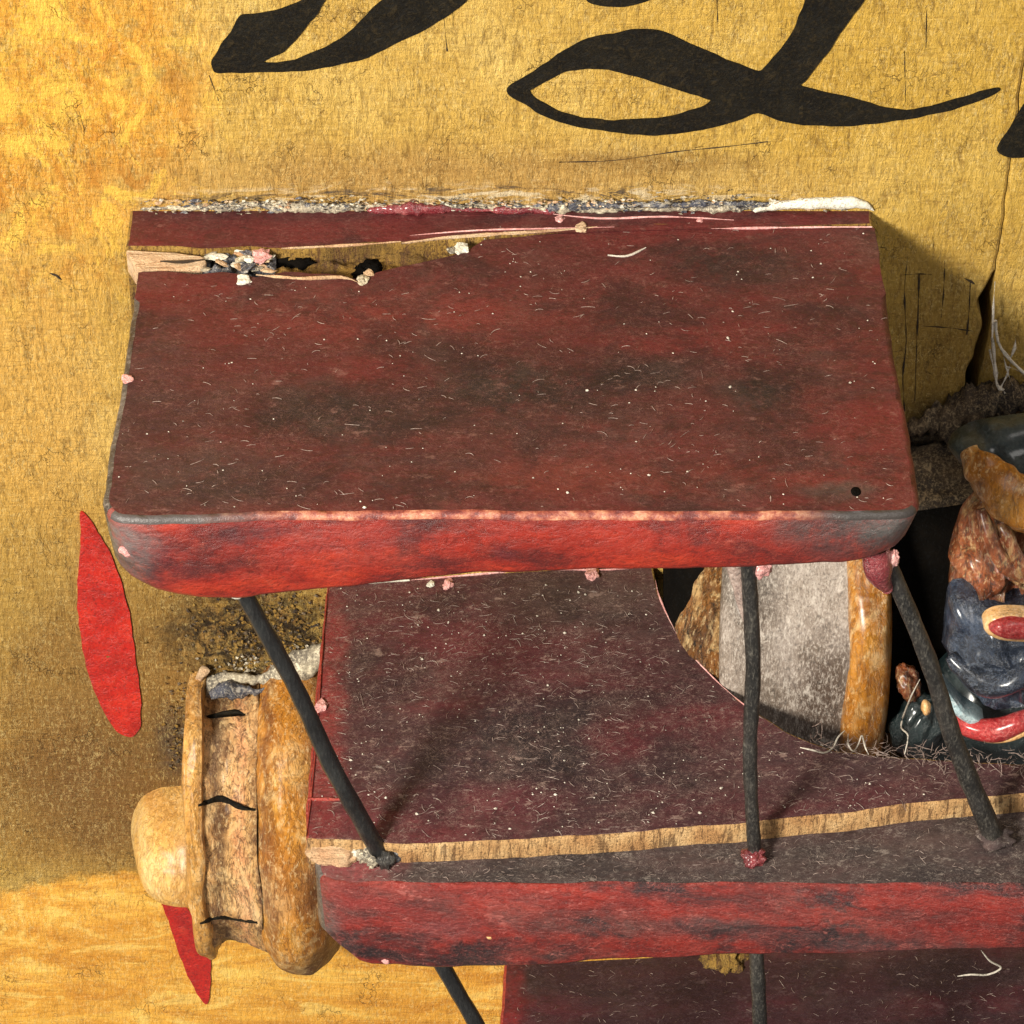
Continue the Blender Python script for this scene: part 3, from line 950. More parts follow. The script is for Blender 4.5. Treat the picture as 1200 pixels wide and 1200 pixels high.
for k in range(20):
    x, y = random.uniform(240, 318), random.uniform(293, 320)
    p = on_z(x, y, Z1 - .03)
    r = random.uniform(.03, .09)
    lump('paint_chip', p, (r * random.uniform(1.0, 2.4), r * .9, r * .28), random.choice([M['filler_white'], M['filler'], M['filler_slate'], M['filler'], M['raw_pale']]), wing, .4, 2, k, 2, random.uniform(-.6, .6))
for x, y, rx, m in [(306, 300, .11, 'filler_pink'), (293, 304, .07, 'filler_white'), (541, 291, .10, 'filler_white'), (530, 293, .06, 'filler'), (656, 257, .07, 'filler_pink'), (682, 268, .09, 'raw_pale'), (820, 258, .05, 'filler_pink'), (149, 444, .07, 'filler_pink'),
                    (286, 328, .09, 'filler_white'), (425, 328, .08, 'filler'), (432, 320, .06, 'raw_pale')]:
    p = on_z(x, y, Z1)
    lump('paint_chip', (p.x, p.y, p.z - .0), (rx, rx * 1.1, rx * .5), M[m], wing, .3, 1.5, x, 3, 0)
for x, y, rx in [(336, 305, .22), (350, 308, .16), (424, 321, .10), (434, 314, .12), (255, 312, .07), (272, 302, .06)]:
    p = on_z(x, y, Z1 - .17)
    lump('pit_shade', p, (rx, .12, .06), M['black'], wing, .5, 2, x, 3)  # sunken black lumps imitate the shade in deep pits of the split
# curled raised slivers along the crack
for pts, w, m in [([(470, 285), (520, 279), (570, 275), (640, 271), (700, 266)], .022, 'raw_pale'), ([(480, 276), (560, 270), (640, 268), (720, 266)], .014, 'filler_pink'), ([(833, 268), (900, 267), (980, 266), (1022, 266)], .013, 'filler_pink'),
                  ([(712, 299), (735, 300), (757, 290)], .012, 'lint'), ([(330, 291), (400, 288), (470, 283)], .018, 'raw_pale'), ([(610, 246), (700, 256), (780, 254), (860, 258)], .012, 'filler_pink'),
                  ([(300, 322), (350, 326), (400, 325), (420, 331)], .02, 'raw_pale'), ([(188, 306), (215, 307), (240, 304)], .014, 'crack')]:
    tube('splinter', [on_z(x, y, Z1 + .01) for x, y in pts], [w * .4] + [w] * (len(pts) - 2) + [w * .3], M[m], wing, seg=6, amp=.01, fr=5)
# small nail hole and worn corner facets
p = on_z(1003, 576, Z1 + .004)
lump('nail_hole', p, (.05, .07, .012), M['black'], wing, .1, 1, 1, 3)
for x, y, Y, r, m in [(150, 645, YF - .0, .10, 'filler_pink'), (160, 640, YF, .05, 'filler_white'), (140, 632, YF + .1, .07, 'filler_pink')]:
    lump('paint_chip', on_y(x, y, Y), (r, r * .5, r), M[m], wing, .3, 1.5, x, 3)

# joint filler along the root of the top wing
def bead(name, tab, mat, parent, r0, amp, Y=0.0, fr=4, seed=0.0, step=.03, seg=12):
    a, b = on_y(tab[0][0], tab[0][1]), on_y(tab[-1][0], tab[-1][1])
    n = int((b.x - a.x) / step)
    V, F = [], []
    for i in range(n + 1):
        px = tab[0][0] + (tab[-1][0] - tab[0][0]) * i / n
        c = on_y(px, interp([(t[0], t[1]) for t in tab], px), Y)
        rr = r0 * interp([(t[0], t[2]) for t in tab], px)
        rr *= max(.15, 1 + .9 * mn.noise(Vector((c.x * 1.1, seed, 0))))
        if i in (0, n): rr *= .2
        for k in range(seg):
            t = 2 * math.pi * k / seg
            q = Vector((c.x, c.y - rr * .8 * math.sin(t), c.z + rr * math.cos(t)))
            d = amp * (nz(q, fr, seed) + .6 * nz(q, fr * 2.4, seed) + .4 * nz(q, fr * 5, seed)) * min(1.5, rr / .05)
            q += Vector((0, -math.sin(t), math.cos(t))) * d
            V.append(q)
    for i in range(n):
        for k in range(seg):
            a_, b_ = i * seg + k, i * seg + (k + 1) % seg
            F.append((a_, b_, b_ + seg, a_ + seg))
    F.append(list(range(seg))); F.append([n * seg + k for k in reversed(range(seg))])
    return mesh(name, V, F, mat, parent)


tag(bead('joint_filler', [(165, 245, .6), (230, 243, 1), (300, 241, 1.3), (360, 243, 1.2), (420, 243, .9), (470, 240, .7), (620, 243, .8), (720, 245, 1.1), (820, 244, 1.0), (900, 243, .8), (930, 241, .8)], M['filler'], wing, .04, .05, -.0, 8, 1),
    'cracked cream and grey filler along the wing root')
tag(bead('joint_filler', [(640, 243, .6), (700, 241, 1.2), (780, 240, .8), (850, 238, 1.2), (915, 240, .4)], M['filler_slate'], wing, .04, .045, -.02, 8, 5), 'slate grey filler along the wing root')
tag(bead('joint_filler', [(882, 247, .4), (905, 241, 1.0), (950, 238, 1.0), (1000, 237, .9), (1016, 240, .8), (1024, 247, .4)], M['filler_white'], wing, .065, .02, -.03, 3, 9), 'smooth white filler at the wing corner')
tag(bead('joint_filler', [(430, 247, .6), (480, 244, 1.2), (540, 246, 1), (600, 247, .9), (650, 249, .4)], M['glue_red'], wing, .05, .04, -.04, 6, 12), 'pinkish red paint over the wing root')
random.seed(11)
V, F = [], []


def flake(V, F, c, r, sx=1.2):
    s = len(V)
    k = random.randint(4, 6)
    a0 = random.random() * 6
    for i in range(k):
        a = a0 + 2 * math.pi * i / k
        rr = r * random.uniform(.5, 1.3)
        V.append(Vector(c) + Vector((math.cos(a) * rr * sx, random.uniform(-.02, .02) - .01, math.sin(a) * rr)))
    V.append(Vector(c) + Vector((0, -r * .7, 0)))
    for i in range(k):
        F.append((s + i, s + (i + 1) % k, s + k))


for k in range(360):
    x = random.uniform(160, 1000)
    y = interp([(160, 243), (400, 238), (700, 238), (1000, 236)], x) + random.gauss(0, 5)
    if x > 880 and random.random() < .7: continue
    flake(V, F, on_y(x, min(y, 250), -.05), random.uniform(.004, .013), 3.0)
tag(mesh('filler_flakes', V, F, M['filler'], wing, smooth=False), kind='stuff')
for mm, nn_, sg in (('crack', 160, 4), ('raw_pale', 260, 3), ('filler_white', 110, 3)):
    V, F = [], []
    for k in range(nn_):
        x = random.uniform(165, 1010)
        if mn.noise(Vector((x * .012, nn_, 0))) < -.1: continue
        flake(V, F, on_y(x, min(241 + random.gauss(-3, sg), 250), -.045), random.uniform(.004, .014), 2.6)
    tag(mesh('filler_flakes', V, F, M[mm], wing, smooth=False), kind='stuff')
V, F = [], []
for k in range(160):
    x = random.uniform(170, 900)
    flake(V, F, on_y(x, 240 + random.gauss(0, 4), -.035), random.uniform(.006, .02), 2.4)
tag(mesh('filler_flakes', V, F, M['filler_slate'], wing, smooth=False), kind='stuff')

def plan_t(pix, Z):
    return [Vector((on_t(x, y, Z).x, on_t(x, y, Z).y)) for x, y in pix]


def tab_bottom_t(pixs):
    t = []
    for x, y in pixs:
        p = on_y(x, y, on_t(x, 1038, ZL).y)
        t.append((p.x, p.z))
    return lambda x, y: interp(t, x)


# middle wing: raised rear sheet with a cut-out, sunken front ledge
mw = empty('middle_wing', (0, 0, 0))
mw.parent = plane
mw.location = Vector((0, 0, Z2)) - plane.location
cut = [(766, 664), (769, 682), (774, 700), (786, 726), (800, 752), (822, 778), (846, 802), (868, 822), (893, 840), (920, 856), (948, 868), (980, 879), (1040, 886), (1120, 891), (1200, 894), (1420, 900)]
front_r = [(1420, 915), (1280, 924), (1200, 932), (1150, 936), (1100, 941), (1000, 952), (900, 963), (860, 967), (780, 973), (700, 980), (600, 985), (480, 990), (430, 987), (400, 986), (357, 985)]
poly = [Vector((A0.x, .04)), Vector((on_y(766, 663).x, .04))] + plan_t(cut[1:], Z2) + plan_t(front_r, Z2) + plan_t([(361, 930), (372, 800)], Z2)
rd = [.03] * len(poly)
if not ccw(poly): poly.reverse()
o1, cn = rounded(poly, rd)
slab('rear_sheet', o1, [p.copy() for p in o1], tz(Z2), tz(Z2 - .42), 0.028,
     [M['mid_maroon'], M['mid_maroon'], M['raw'], M['stroke_red'], M['raw_ochre'], M['low_maroon']], mw, sides(2, 3, 4, 4), 0.030, 4)
step = [(365, 1008), (430, 1008), (480, 1010), (600, 1008), (700, 1003), (860, 990), (1000, 974), (1100, 963), (1200, 955), (1420, 940)]
poly = plan_t([(368, 990), (430, 985), (600, 975), (860, 955), (1200, 925), (1420, 905)], ZL) + plan_t([(1420, 1040), (1200, 1039), (800, 1039), (500, 1038), (369, 1036)], ZL)
rd = [.2, .08, .08, .08, .08, .08, .1, .05, .05, .05, .35]
if not ccw(poly): poly.reverse(); rd.reverse()
o1, cn = rounded(poly, rd)
rd2 = [.95 if abs(r - .35) < 1e-6 else r for r in rd]
o2, _ = rounded(poly, rd2, counts=cn)
zb_mid = tab_bottom_t([(380, 1106), (430, 1134), (520, 1136), (600, 1134), (700, 1128), (850, 1121), (1000, 1118), (1200, 1112), (1420, 1106)])
slab('front_rail', o1, o2, tz(ZL), zb_mid, 0.055, [M['ledge'], M['mid_red'], M['mid_red'], M['grey_side'], M['raw'], M['low_maroon']], mw, sides(2, 3, 2, 4), 0.03, 6)
# a dark lower board carries both
poly = plan_t([(384, 740), (730, 730), (790, 820), (870, 895), (980, 935), (1420, 950), (1420, 1000), (368, 1000)], ZL - .1)
if not ccw(poly): poly.reverse()
o1, cn = rounded(poly, [.03] * 8)
slab('under_board', o1, [p.copy() for p in o1], tz(ZL - .075), tz(ZL - .5), 0.03, [M['raw'], M['raw'], M['low_maroon'], M['low_maroon']], mw, lambda p, n: 2, .01, 8)
# bare wood end left of the strut
p = on_t(385, 998, ZL + .06)
lump('bare_wood', (p.x + .08, p.y, p.z), (.30, .22, .12), M['raw_pale'], mw, .25, 1.6, 4, 4)
# painted lines and pale root line
for pts, w, m, Z in [([(384, 690), (378, 760), (372, 850), (366, 920), (359, 980)], .018, 'stroke_red', Z2), ([(361, 937), (380, 937), (400, 937)], .035, 'stroke_red', Z2),
                     ([(385, 684), (420, 683), (480, 680)], .022, 'filler_white', Z2 + .02), ([(480, 680), (560, 673), (640, 667), (700, 668), (764, 664)], .016, 'filler_pink', Z2 + .01),
                     ([(768, 680), (775, 705), (800, 754), (846, 804), (893, 842)], .012, 'filler_pink', Z2)]:
    tube('paint_line', [on_t(x, y, Z) for x, y in pts], [w * .5] + [w] * (len(pts) - 2) + [w * .5], M[m], mw, seg=8, flat=.6, amp=.012, fr=6)
for x, y, r, m, Z in [(376, 828, .085, 'filler_pink', Z2), (694, 672, .10, 'filler_pink', Z2 + .03), (525, 685, .08, 'filler_pink', Z2), (505, 685, .05, 'filler_white', Z2)]:
    lump('paint_chip', on_t(x, y, Z), (r, r * 1.2, r * .6), M[m], mw, .3, 1.5, x, 3)
for x, y, r, m in [(533, 1076, .055, 'filler_pink'), (574, 1098, .045, 'cream_trim'), (390, 1083, .07, 'filler_white'), (400, 1098, .05, 'filler_slate'), (396, 1090, .06, 'filler'), (452, 1127, .05, 'filler_pink'), (537, 1083, .04, 'red_trim'), (528, 1070, .04, 'red_trim'), (540, 1068, .035, 'glue_red')]:
    lump('paint_chip', on_y(x, y, on_t(x, 1038, ZL).y + (.25 if x < 420 else .02)), (r, r * .6, r), M[m], mw, .3, 1.5, x, 3)

# bottom wing
bw = empty('bottom_wing', (0, 0, 0))
bw.parent = plane
bw.location = Vector((0, 0, Z3)) - plane.location
xa = on_y(590, 1131).x
xb = on_z(575, 1490, Z3)
t3 = lambda k: (lambda x, y=0: Z3 + k + MT * (x - xa))
poly = [Vector((xa, .04)), Vector((xb.x, xb.y)), Vector((12.0, xb.y)), Vector((12.0, .04))]
rd = [.03, .6, .1, .03]
if not ccw(poly): poly.reverse(); rd.reverse()
o1, cn = rounded(poly, rd)
slab('wing_board', o1, [p.copy() for p in o1], t3(0), t3(-1), .04, [M['low_maroon'], M['stroke_red'], M['mid_red'], M['stroke_red'], M['low_maroon']], bw, sides(2, 3, 2, 4), .02, 9)

# ------------------------------------------------------------------ engine cowling and fuselage: half-round relief
def relief(name, prof, mat, parent, c_px, amp=.03, fr=2.0, seed=0.0, nth=72, t0=-.12, t1=math.pi + .12, sm=5):
    """prof: (x px, top px, bottom px, depth) stations, half-round about a centre line on the sign"""
    st = []
    for (x, yt, yb_, ry) in prof:
        zc_ = on_y(x, c_px, 0).z
        rz = on_y(x, yt, 0).z - zc_
        X = on_y(x, (c_px + yb_) / 2, -ry * .8).x
        st.append((X, zc_, max(rz, .01), ry))
    st = catmull(st, sm, False)
    V, F = [], []
    for (X, zc_, rz, ry) in st:
        for k in range(nth + 1):
            t = t0 + (t1 - t0) * k / nth
            q = Vector((X, -ry * math.sin(t), zc_ + rz * math.cos(t)))
            n_ = Vector((0, -math.sin(t), math.cos(t)))
            q += n_ * amp * (nz(q, fr, seed) + .5 * nz(q, fr * 2.6, seed) + .3 * nz(q, fr * 6, seed)) * min(1, ry)
            q.x += amp * .8 * (nz(q, fr * .8, seed + 7))
            V.append(q)
    w = nth + 1
    for i in range(len(st) - 1):
        for k in range(nth):
            a = i * w + k
            F.append((a, a + 1, a + w + 1, a + w))
    o = mesh(name, V, F, mat, parent)
    bm = bmesh.new(); bm.from_mesh(o.data)
    bmesh.ops.holes_fill(bm, edges=[e for e in bm.edges if e.is_boundary], sides=0)
    bmesh.ops.recalc_face_normals(bm, faces=bm.faces)
    bm.to_mesh(o.data); bm.free()
    return o


CC = 930
eng = empty('engine', (0, 0, 0))
eng.parent = plane
eng.location = Vector((on_y(300, 930).x, 0, on_y(300, 930).z)) - plane.location
c_ring = relief('cowling_ring', [(302, 850, 1060, 1.5), (305, 806, 1110, 1.85), (311, 790, 1130, 2.02), (321, 778, 1140, 2.18), (337, 774, 1145, 2.25), (356, 776, 1145, 2.24), (376, 784, 1138, 2.1), (392, 800, 1120, 1.9), (402, 830, 1090, 1.6)], M['honey_ring'], eng, CC, .06, 1.6, 1)
c_body = relief('cowling_body', [(238, 796, 1110, 1.86), (248, 800, 1112, 1.84), (262, 806, 1113, 1.78), (280, 806, 1114, 1.80), (296, 802, 1118, 1.88), (308, 796, 1122, 1.96)], M['honey_body'], eng, CC, .09, 2.2, 2)
c_fl = relief('cowling_flange', [(222, 840, 1050, 1.3), (223, 792, 1104, 1.82), (226, 787, 1110, 1.93), (234, 785, 1112, 1.96), (240, 787, 1110, 1.94), (244, 792, 1106, 1.85), (246, 830, 1060, 1.5)], M['honey_flange'], eng, CC, .07, 2.0, 3)
relief('propeller_hub', [(154, 962, 978, .15), (157, 948, 1010, .5), (163, 936, 1036, .82), (172, 928, 1054, 1.02), (185, 922, 1066, 1.15), (202, 921, 1072, 1.22), (216, 919, 1072, 1.22), (228, 918, 1072, 1.2)], M['honey_hub'], eng, 968, .03, 1.4, 4)
carved = [c_ring, c_body, c_fl]
# fuselage under the middle wing
relief('fuselage', [(385, 830, 1060, 1.5), (420, 826, 1062, 1.55), (620, 826, 1062, 1.55), (900, 826, 1062, 1.55), (1300, 830, 1055, 1.5)], M['amber_brown'], plane, CC, .04, 1.2, 6, nth=40, sm=8)


def on_relief(x, yphoto, zc_px, prof_rz_px, ry):
    """point on a half-round surface seen at a photo pixel"""
    r = ray(x, yphoto)
    best = None
    zc_ = on_y(x, zc_px).z
    rz = on_y(x, prof_rz_px).z - zc_
    for k in range(2000):
        Y = -3.2 + k * .0016
        p = CAM + r * ((Y - CAM.y) / r.y)
        v = (p.y / ry) ** 2 + ((p.z - zc_) / rz) ** 2
        if v <= 1.0:
            best = p
            break
    return best


bpy.context.view_layer.update()


def surf_stroke(name, pts, w, mat, parent, *_):
    P = []
    for x, y in catmull(pts, 4, False):
        d = ray(x, y).normalized()
        best = None
        for o in carved:
            ok, loc, n_, _i = o.ray_cast(CAM, d)
            if ok and (best is None or (loc - CAM).length < (best[0] - CAM).length):
                best = (loc.copy(), n_.copy())
        if best: P.append((best[0], best[1]))
    V, F = [], []
    L = len(P)
    for i, (p, n_) in enumerate(P):
        t = (P[min(i + 1, L - 1)][0] - P[max(i - 1, 0)][0]).normalized()
        u = t.cross(n_).normalized()
        ww = w * (.35 + .65 * math.sin(math.pi * min(1, (i + .6) / (L + .2)))) * (1 + .5 * mn.noise(p * 9))
        for k, (a_, h_) in enumerate([(-1, -.03), (-.8, .010), (0, .016), (.8, .010), (1, -.03)]):
            V.append(p + u * ww * a_ + n_ * h_)
    for i in range(L - 1):
        for k in range(4):
            a_ = i * 5 + k
            F.append((a_, a_ + 1, a_ + 6, a_ + 5))
    o = mesh(name, V, F, mat, parent)
    bm = bmesh.new(); bm.from_mesh(o.data)
    bmesh.ops.holes_fill(bm, edges=bm.edges[:], sides=0)
    bmesh.ops.recalc_face_normals(bm, faces=bm.faces)
    bm.to_mesh(o.data); bm.free()


surf_stroke('painted_mark', [(232, 944), (243, 940), (256, 936), (266, 938), (280, 946), (300, 949)], .045, M['ink'], eng, CC, 806, 1.82)
surf_stroke('painted_mark', [(235, 1082), (248, 1077), (262, 1075), (280, 1078), (302, 1081)], .04, M['ink'], eng, CC, 806, 1.82)
surf_stroke('painted_mark', [(242, 840), (256, 837), (274, 834), (288, 838)], .035, M['ink'], eng, CC, 806, 1.82)
# grey grime and filler where the cowling meets the sign
tag(bead('joint_filler', [(240, 806, .6), (262, 800, 1.3), (300, 795, 1.4), (330, 788, 1.4), (365, 778, 1.1), (380, 770, .6)], M['filler'], eng, .16, .07, -.12, 3, 21), 'grey and white filler above the cowling')
tag(bead('joint_filler', [(228, 798, .6), (236, 790, 1.2), (246, 786, .6)], M['raw_pale'], eng, .09, .03, -.12, 4, 23), 'pale filler lump at the flange')
tag(bead('joint_filler', [(245, 812, .6), (270, 808, 1.4), (300, 812, 1.0), (316, 806, .5)], M['filler_slate'], eng, .10, .06, -.3, 4, 25), 'slate filler on the cowling')
random.seed(5)
for mm, cnt in (('dirt', 420), ('raw_ochre', 500), ('filler', 150)):
    V, F = [], []
    for k in range(cnt):
        x, y = random.gauss(320, 55), random.gauss(745, 38)
        if random.random() < .2: x, y = random.gauss(212, 10), random.gauss(860, 40)
        if x > 392 or y > 905 or (y > 800 and x > 226): continue
        if mm == 'filler': x, y = random.gauss(320, 40), random.gauss(782, 12)
        flake(V, F, on_y(min(x, 390), y, -.02), random.uniform(.008, .028))
    tag(mesh('grime', V, F, M[mm], eng, smooth=False), kind='stuff')

# propeller blades: thin red wood lying on the sign
BL1 = [(95, 599), (105, 607), (118, 628), (130, 650), (140, 676), (149, 708), (156, 745), (160, 780), (165, 825), (164, 850), (156, 862), (144, 861), (132, 850), (118, 826), (104, 790), (95, 750), (91, 712), (91, 680), (94, 640), (94, 612)]
BL2 = [(188, 1050), (206, 1050), (226, 1074), (240, 1094), (246, 1112), (247, 1140), (245, 1168), (241, 1176), (234, 1168), (220, 1142), (208, 1112), (197, 1078)]
flat_shape('propeller_blade', [BL1], -0.014, 0.022, M['blade'], plane, 4)
flat_shape('propeller_blade', [BL2], -0.014, 0.022, M['blade'], plane, 4)

# ------------------------------------------------------------------ struts
def strut(a, b, ra, rb, mat, label, bl=None):
    s = empty('strut', a)
    s.parent = plane
    s.location = Vector(a) - plane.location
    tag(s, label)
    m1, m2 = Vector(a).lerp(Vector(b), .33), Vector(a).lerp(Vector(b), .66)
    j = Vector((.03, 0, 0))
    tube('rod', [Vector(a), m1 + j, m2 - j, Vector(b)], [ra, ra * 1.02, (ra + rb) / 2, rb], mat, s, seg=12, amp=.010, fr=3, seed=a[0], sm=14)
    return s


YT = YF + .35
a = on_y(279, 684, YT); b = on_t(449, 1006, ZL - .02)
s1 = strut(a, b, .092, .105, M['strut'], 'slanting black strut in front of the cowling')
ym1 = b.y
lump('joint_blob', on_y(276, 694, YT - .08), (.10, .07, .07), M['filler_white'], s1, .3, 1.5, 2, 3)
for k, (dx, dy, m, r) in enumerate([(-18, -10, 'filler_white', .09), (-6, -12, 'filler_white', .07), (-22, 2, 'filler', .09), (-30, 0, 'filler_white', .06), (-2, 2, 'filler_white', .05), (12, -6, 'glue_red', .07), (18, -2, 'filler_slate', .09), (-12, 10, 'filler', .06), (4, 8, 'strut_dusty', .09), (-26, -8, 'raw_pale', .07)]):
    lump('joint_blob', on_t(449 + dx, 1000 + dy, ZL + .08), (r * 1.1, r, r * 1.2), M[m], s1, .6, 2.2, k, 3)
a = on_y(876, 650, YT); b = on_t(885, 1006, ZL - .02)
s2 = strut(a, b, .08, .075, M['strut_dusty'], 'upright dusty black strut in front of the grey cowl')
lump('joint_blob', on_t(884, 1005, ZL + .05), (.13, .12, .12), M['glue_red'], s2, .35, 1.6, 5, 4)
lump('joint_blob', on_y(893, 664, YT + .05), (.10, .1, .14), M['filler_pink'], s2, .3, 1.6, 5, 4)
tube('dust_web', [on_y(862, 652, YT + .05), on_y(866, 690, YT + .02), on_y(874, 730, YT + .02)], [.11, .07, .02], M['dust'], s2, seg=8, flat=.3, amp=.03)
a = on_y(1036, 648, YT); b = on_t(1167, 986, ZL - .02)
s3 = strut(a, b, .088, .12, M['strut_dusty'], 'slanting dusty black strut in front of the pilot')
tube('joint_blob', [on_y(1026, 640, YT - .08), on_y(1030, 668, YT - .12), on_y(1040, 690, YT - .06)], [.12, .135, .06], M['glue_red'], s3, seg=14, amp=.05, fr=2)
lump('joint_blob', on_y(1047, 655, YT - .1), (.055, .06, .12), M['filler_pink'], s3, .3, 1.6, 5, 4)
lump('joint_blob', on_t(1168, 982, ZL + .05), (.2, .16, .12), M['ledge'], s3, .35, 1.6, 5, 4)
# lower bay
YB = YM + .4
a = on_y(513, 1122, YB); e = on_z(690, 1450, Z3)
strut(a, e, .095, .10, M['strut'], 'slanting black strut below the middle wing')
a = on_y(886, 1108, YB); e = on_z(892, 1450, Z3)
strut(a, e, .085, .09, M['strut_dusty'], 'upright dusty black strut below the middle wing')
lump('fuselage_knob', on_y(848, 1118, YM + .9), (.27, .25, .17), M['raw_ochre'], plane, .4, 2.4, 3, 4)

# ------------------------------------------------------------------ nose cowl and cockpit seen in the cut-out
ck = empty('cockpit', (0, 0, 0))
ck.parent = plane
ck.location = Vector((on_y(1000, 690).x, 0, Z2)) - plane.location
RC = 690
relief('grey_cowl', [(842, 560, 900, 2.0), (848, 530, 900, 2.12), (880, 522, 900, 2.2), (920, 520, 900, 2.26), (960, 518, 900, 2.34), (1000, 516, 900, 2.36)], M['grey_cowl'], ck, RC, .06, 1.2, 31)
relief('amber_ring', [(984, 560, 900, 2.2), (987, 520, 900, 2.40), (998, 512, 900, 2.52), (1012, 510, 900, 2.56), (1026, 512, 900, 2.5), (1034, 520, 900, 2.4), (1038, 560, 900, 2.2)], M['amber'], ck, RC, .05, 1.1, 33)
relief('amber_rim', [(788, 640, 840, 1.2), (796, 620, 850, 1.45), (810, 600, 862, 1.70), (828, 580, 872, 1.92), (846, 565, 880, 2.05), (862, 560, 880, 2.10)], M['amber_brown'], ck, RC, .07, 2.2, 35, t0=.5)
relief('dark_recess', [(774, 640, 800, .7), (782, 600, 830, 1.0), (800, 580, 850, 1.3), (860, 560, 870, 1.8), (900, 560, 870, 1.8)], M['black'], ck, RC, .03, 1.2, 38)  # black backing that darkens the gap beside the cut-out
relief('cockpit_hollow', [(1030, 540, 860, 1.35), (1060, 540, 860, 1.3), (1200, 540, 860, 1.2), (1500, 540, 860, 1.2)], M['black'], ck, RC, .03, 1.2, 37)  # cockpit's deep shadow put in as a black surface
relief('cockpit_rim', [(1040, 500, 690, 1.2), (1060, 497, 690, 1.4), (1090, 493, 690, 1.4), (1130, 487, 690, 1.35), (1180, 476, 690, 1.3), (1300, 470, 690, 1.25)], M['dirt'], ck, 585, .12, 2.0, 39, t0=-.1, t1=.85)
tag(bead('joint_filler', [(1062, 500, .7), (1085, 494, 1.0), (1110, 490, 1.2), (1135, 480, 1.6), (1165, 470, 2.0), (1200, 462, 2.0), (1300, 450, 2)], M['dirt'], ck, .12, .12, -.25, 5, 41), 'dark gritty dirt above the cockpit')

# ------------------------------------------------------------------ carved pilot
pil = empty('carved_pilot', on_y(1190, 880, -2))
tag(pil, 'carved wooden pilot in teal cap and slate blue jacket leaning in the cockpit at right', 'figurine')
pillow('cap', [(1116, 520), (1132, 508), (1160, 500), (1230, 492), (1340, 490), (1380, 580), (1300, 660), (1220, 640), (1180, 590), (1150, 550), (1124, 530)], -1.4, .55, M['teal'], pil, .3, 2.4, 1)
tube('goggle_band', [on_y(1137, 526, -2.05), on_y(1147, 544, -2.2), on_y(1168, 570, -2.35), on_y(1200, 594, -2.5), (on_y(1260, 616, -2.5)), on_y(1330, 620, -2.0)], [.15, .22, .27, .28, .28, .25], M['amber'], pil, seg=26, flat=.8, amp=.10, fr=2.2, sm=10)
pillow('face', [(1134, 596), (1122, 622), (1115, 650), (1118, 680), (1134, 702), (1160, 712), (1200, 722), (1270, 712), (1320, 660), (1310, 590), (1240, 570), (1170, 570)], -1.9, .55, M['copper'], pil, .36, 2.8, 3)
tube('cheek_fold', [on_y(1150, 596, -2.35), on_y(1158, 625, -2.5), (on_y(1172, 655, -2.6)), on_y(1200, 680, -2.6)], [.05, .09, .1, .06], M['copper'], pil, seg=12, amp=.04)
tube('cheek_fold', [on_y(1172, 612, -2.4), on_y(1186, 640, -2.55), (on_y(1200, 665, -2.6)), on_y(1225, 680, -2.6)], [.04, .08, .09, .06], M['copper'], pil, seg=12, amp=.04)
pillow('jacket', [(1074, 822), (1064, 850), (1058, 880), (1062, 900), (1200, 920), (1340, 910), (1380, 820), (1300, 770), (1200, 760), (1130, 765), (1098, 788)], -1.75, .75, M['teal'], pil, .12, 1.2, 5)
pillow('scarf', [(1118, 690), (1109, 720), (1108, 750), (1116, 776), (1134, 792), (1152, 808), (1190, 812), (1260, 800), (1330, 760), (1310, 700), (1220, 700), (1160, 694)], -2.35, .6, M['navy'], pil, .26, 2.6, 7)
tube('scarf_fold', [on_y(1112, 768, -2.75), on_y(1128, 784, -2.85), on_y(1150, 798, -2.9), on_y(1176, 800, -2.95), on_y(1205, 790, -2.95), on_y(1240, 775, -2.8)], [.05, .12, .14, .15, .15, .1], M['navy'], pil, seg=14, amp=.06, fr=2)
pillow('collar_badge', [(1152, 734), (1160, 724), (1180, 720), (1215, 723), (1240, 736), (1215, 750), (1180, 750), (1160, 744)], -2.98, .08, M['cream_trim'], pil, .02, 2, 9)
pillow('collar_badge', [(1158, 735), (1166, 728), (1184, 725), (1215, 728), (1235, 737), (1212, 747), (1182, 746), (1166, 742)], -3.04, .1, M['red_trim'], pil, .03, 2, 9)
pillow('cuff', [(1104, 800), (1116, 812), (1130, 826), (1148, 838), (1152, 843), (1136, 843), (1118, 834), (1106, 820)], -2.72, .12, M['light_blue'], pil, .05, 3, 11)
tube('red_band', [on_y(1117, 838, -2.55), on_y(1128, 849, -2.75), on_y(1145, 855, -2.82), on_y(1170, 856, -2.86), on_y(1200, 845, -2.86), on_y(1250, 822, -2.7)], [.05, .10, .125, .13, .12, .1], M['red_trim'], pil, seg=16, amp=.03, fr=2)
tube('band_piping', [on_y(1140, 865, -2.72), on_y(1160, 867, -2.86), on_y(1180, 865, -2.9), on_y(1200, 857, -2.9), on_y(1250, 834, -2.8)], [.02, .035, .05, .055, .05], M['cream_trim'], pil, seg=10, amp=.015, fr=2)
lump('hand', on_y(1064, 800, -2.1), (.13, .2, .24), M['copper'], pil, .35, 1.4, 13, 4, .35)
lump('fingertip', on_y(1085, 829, -2.75), (.055, .08, .10), M['cream_trim'], pil, .2, 1.4, 13, 3, .1)
lump('sleeve', on_y(1076, 850, -2.3), (.28, .3, .42), M['teal'], pil, .3, 1.4, 15, 4, -.35)

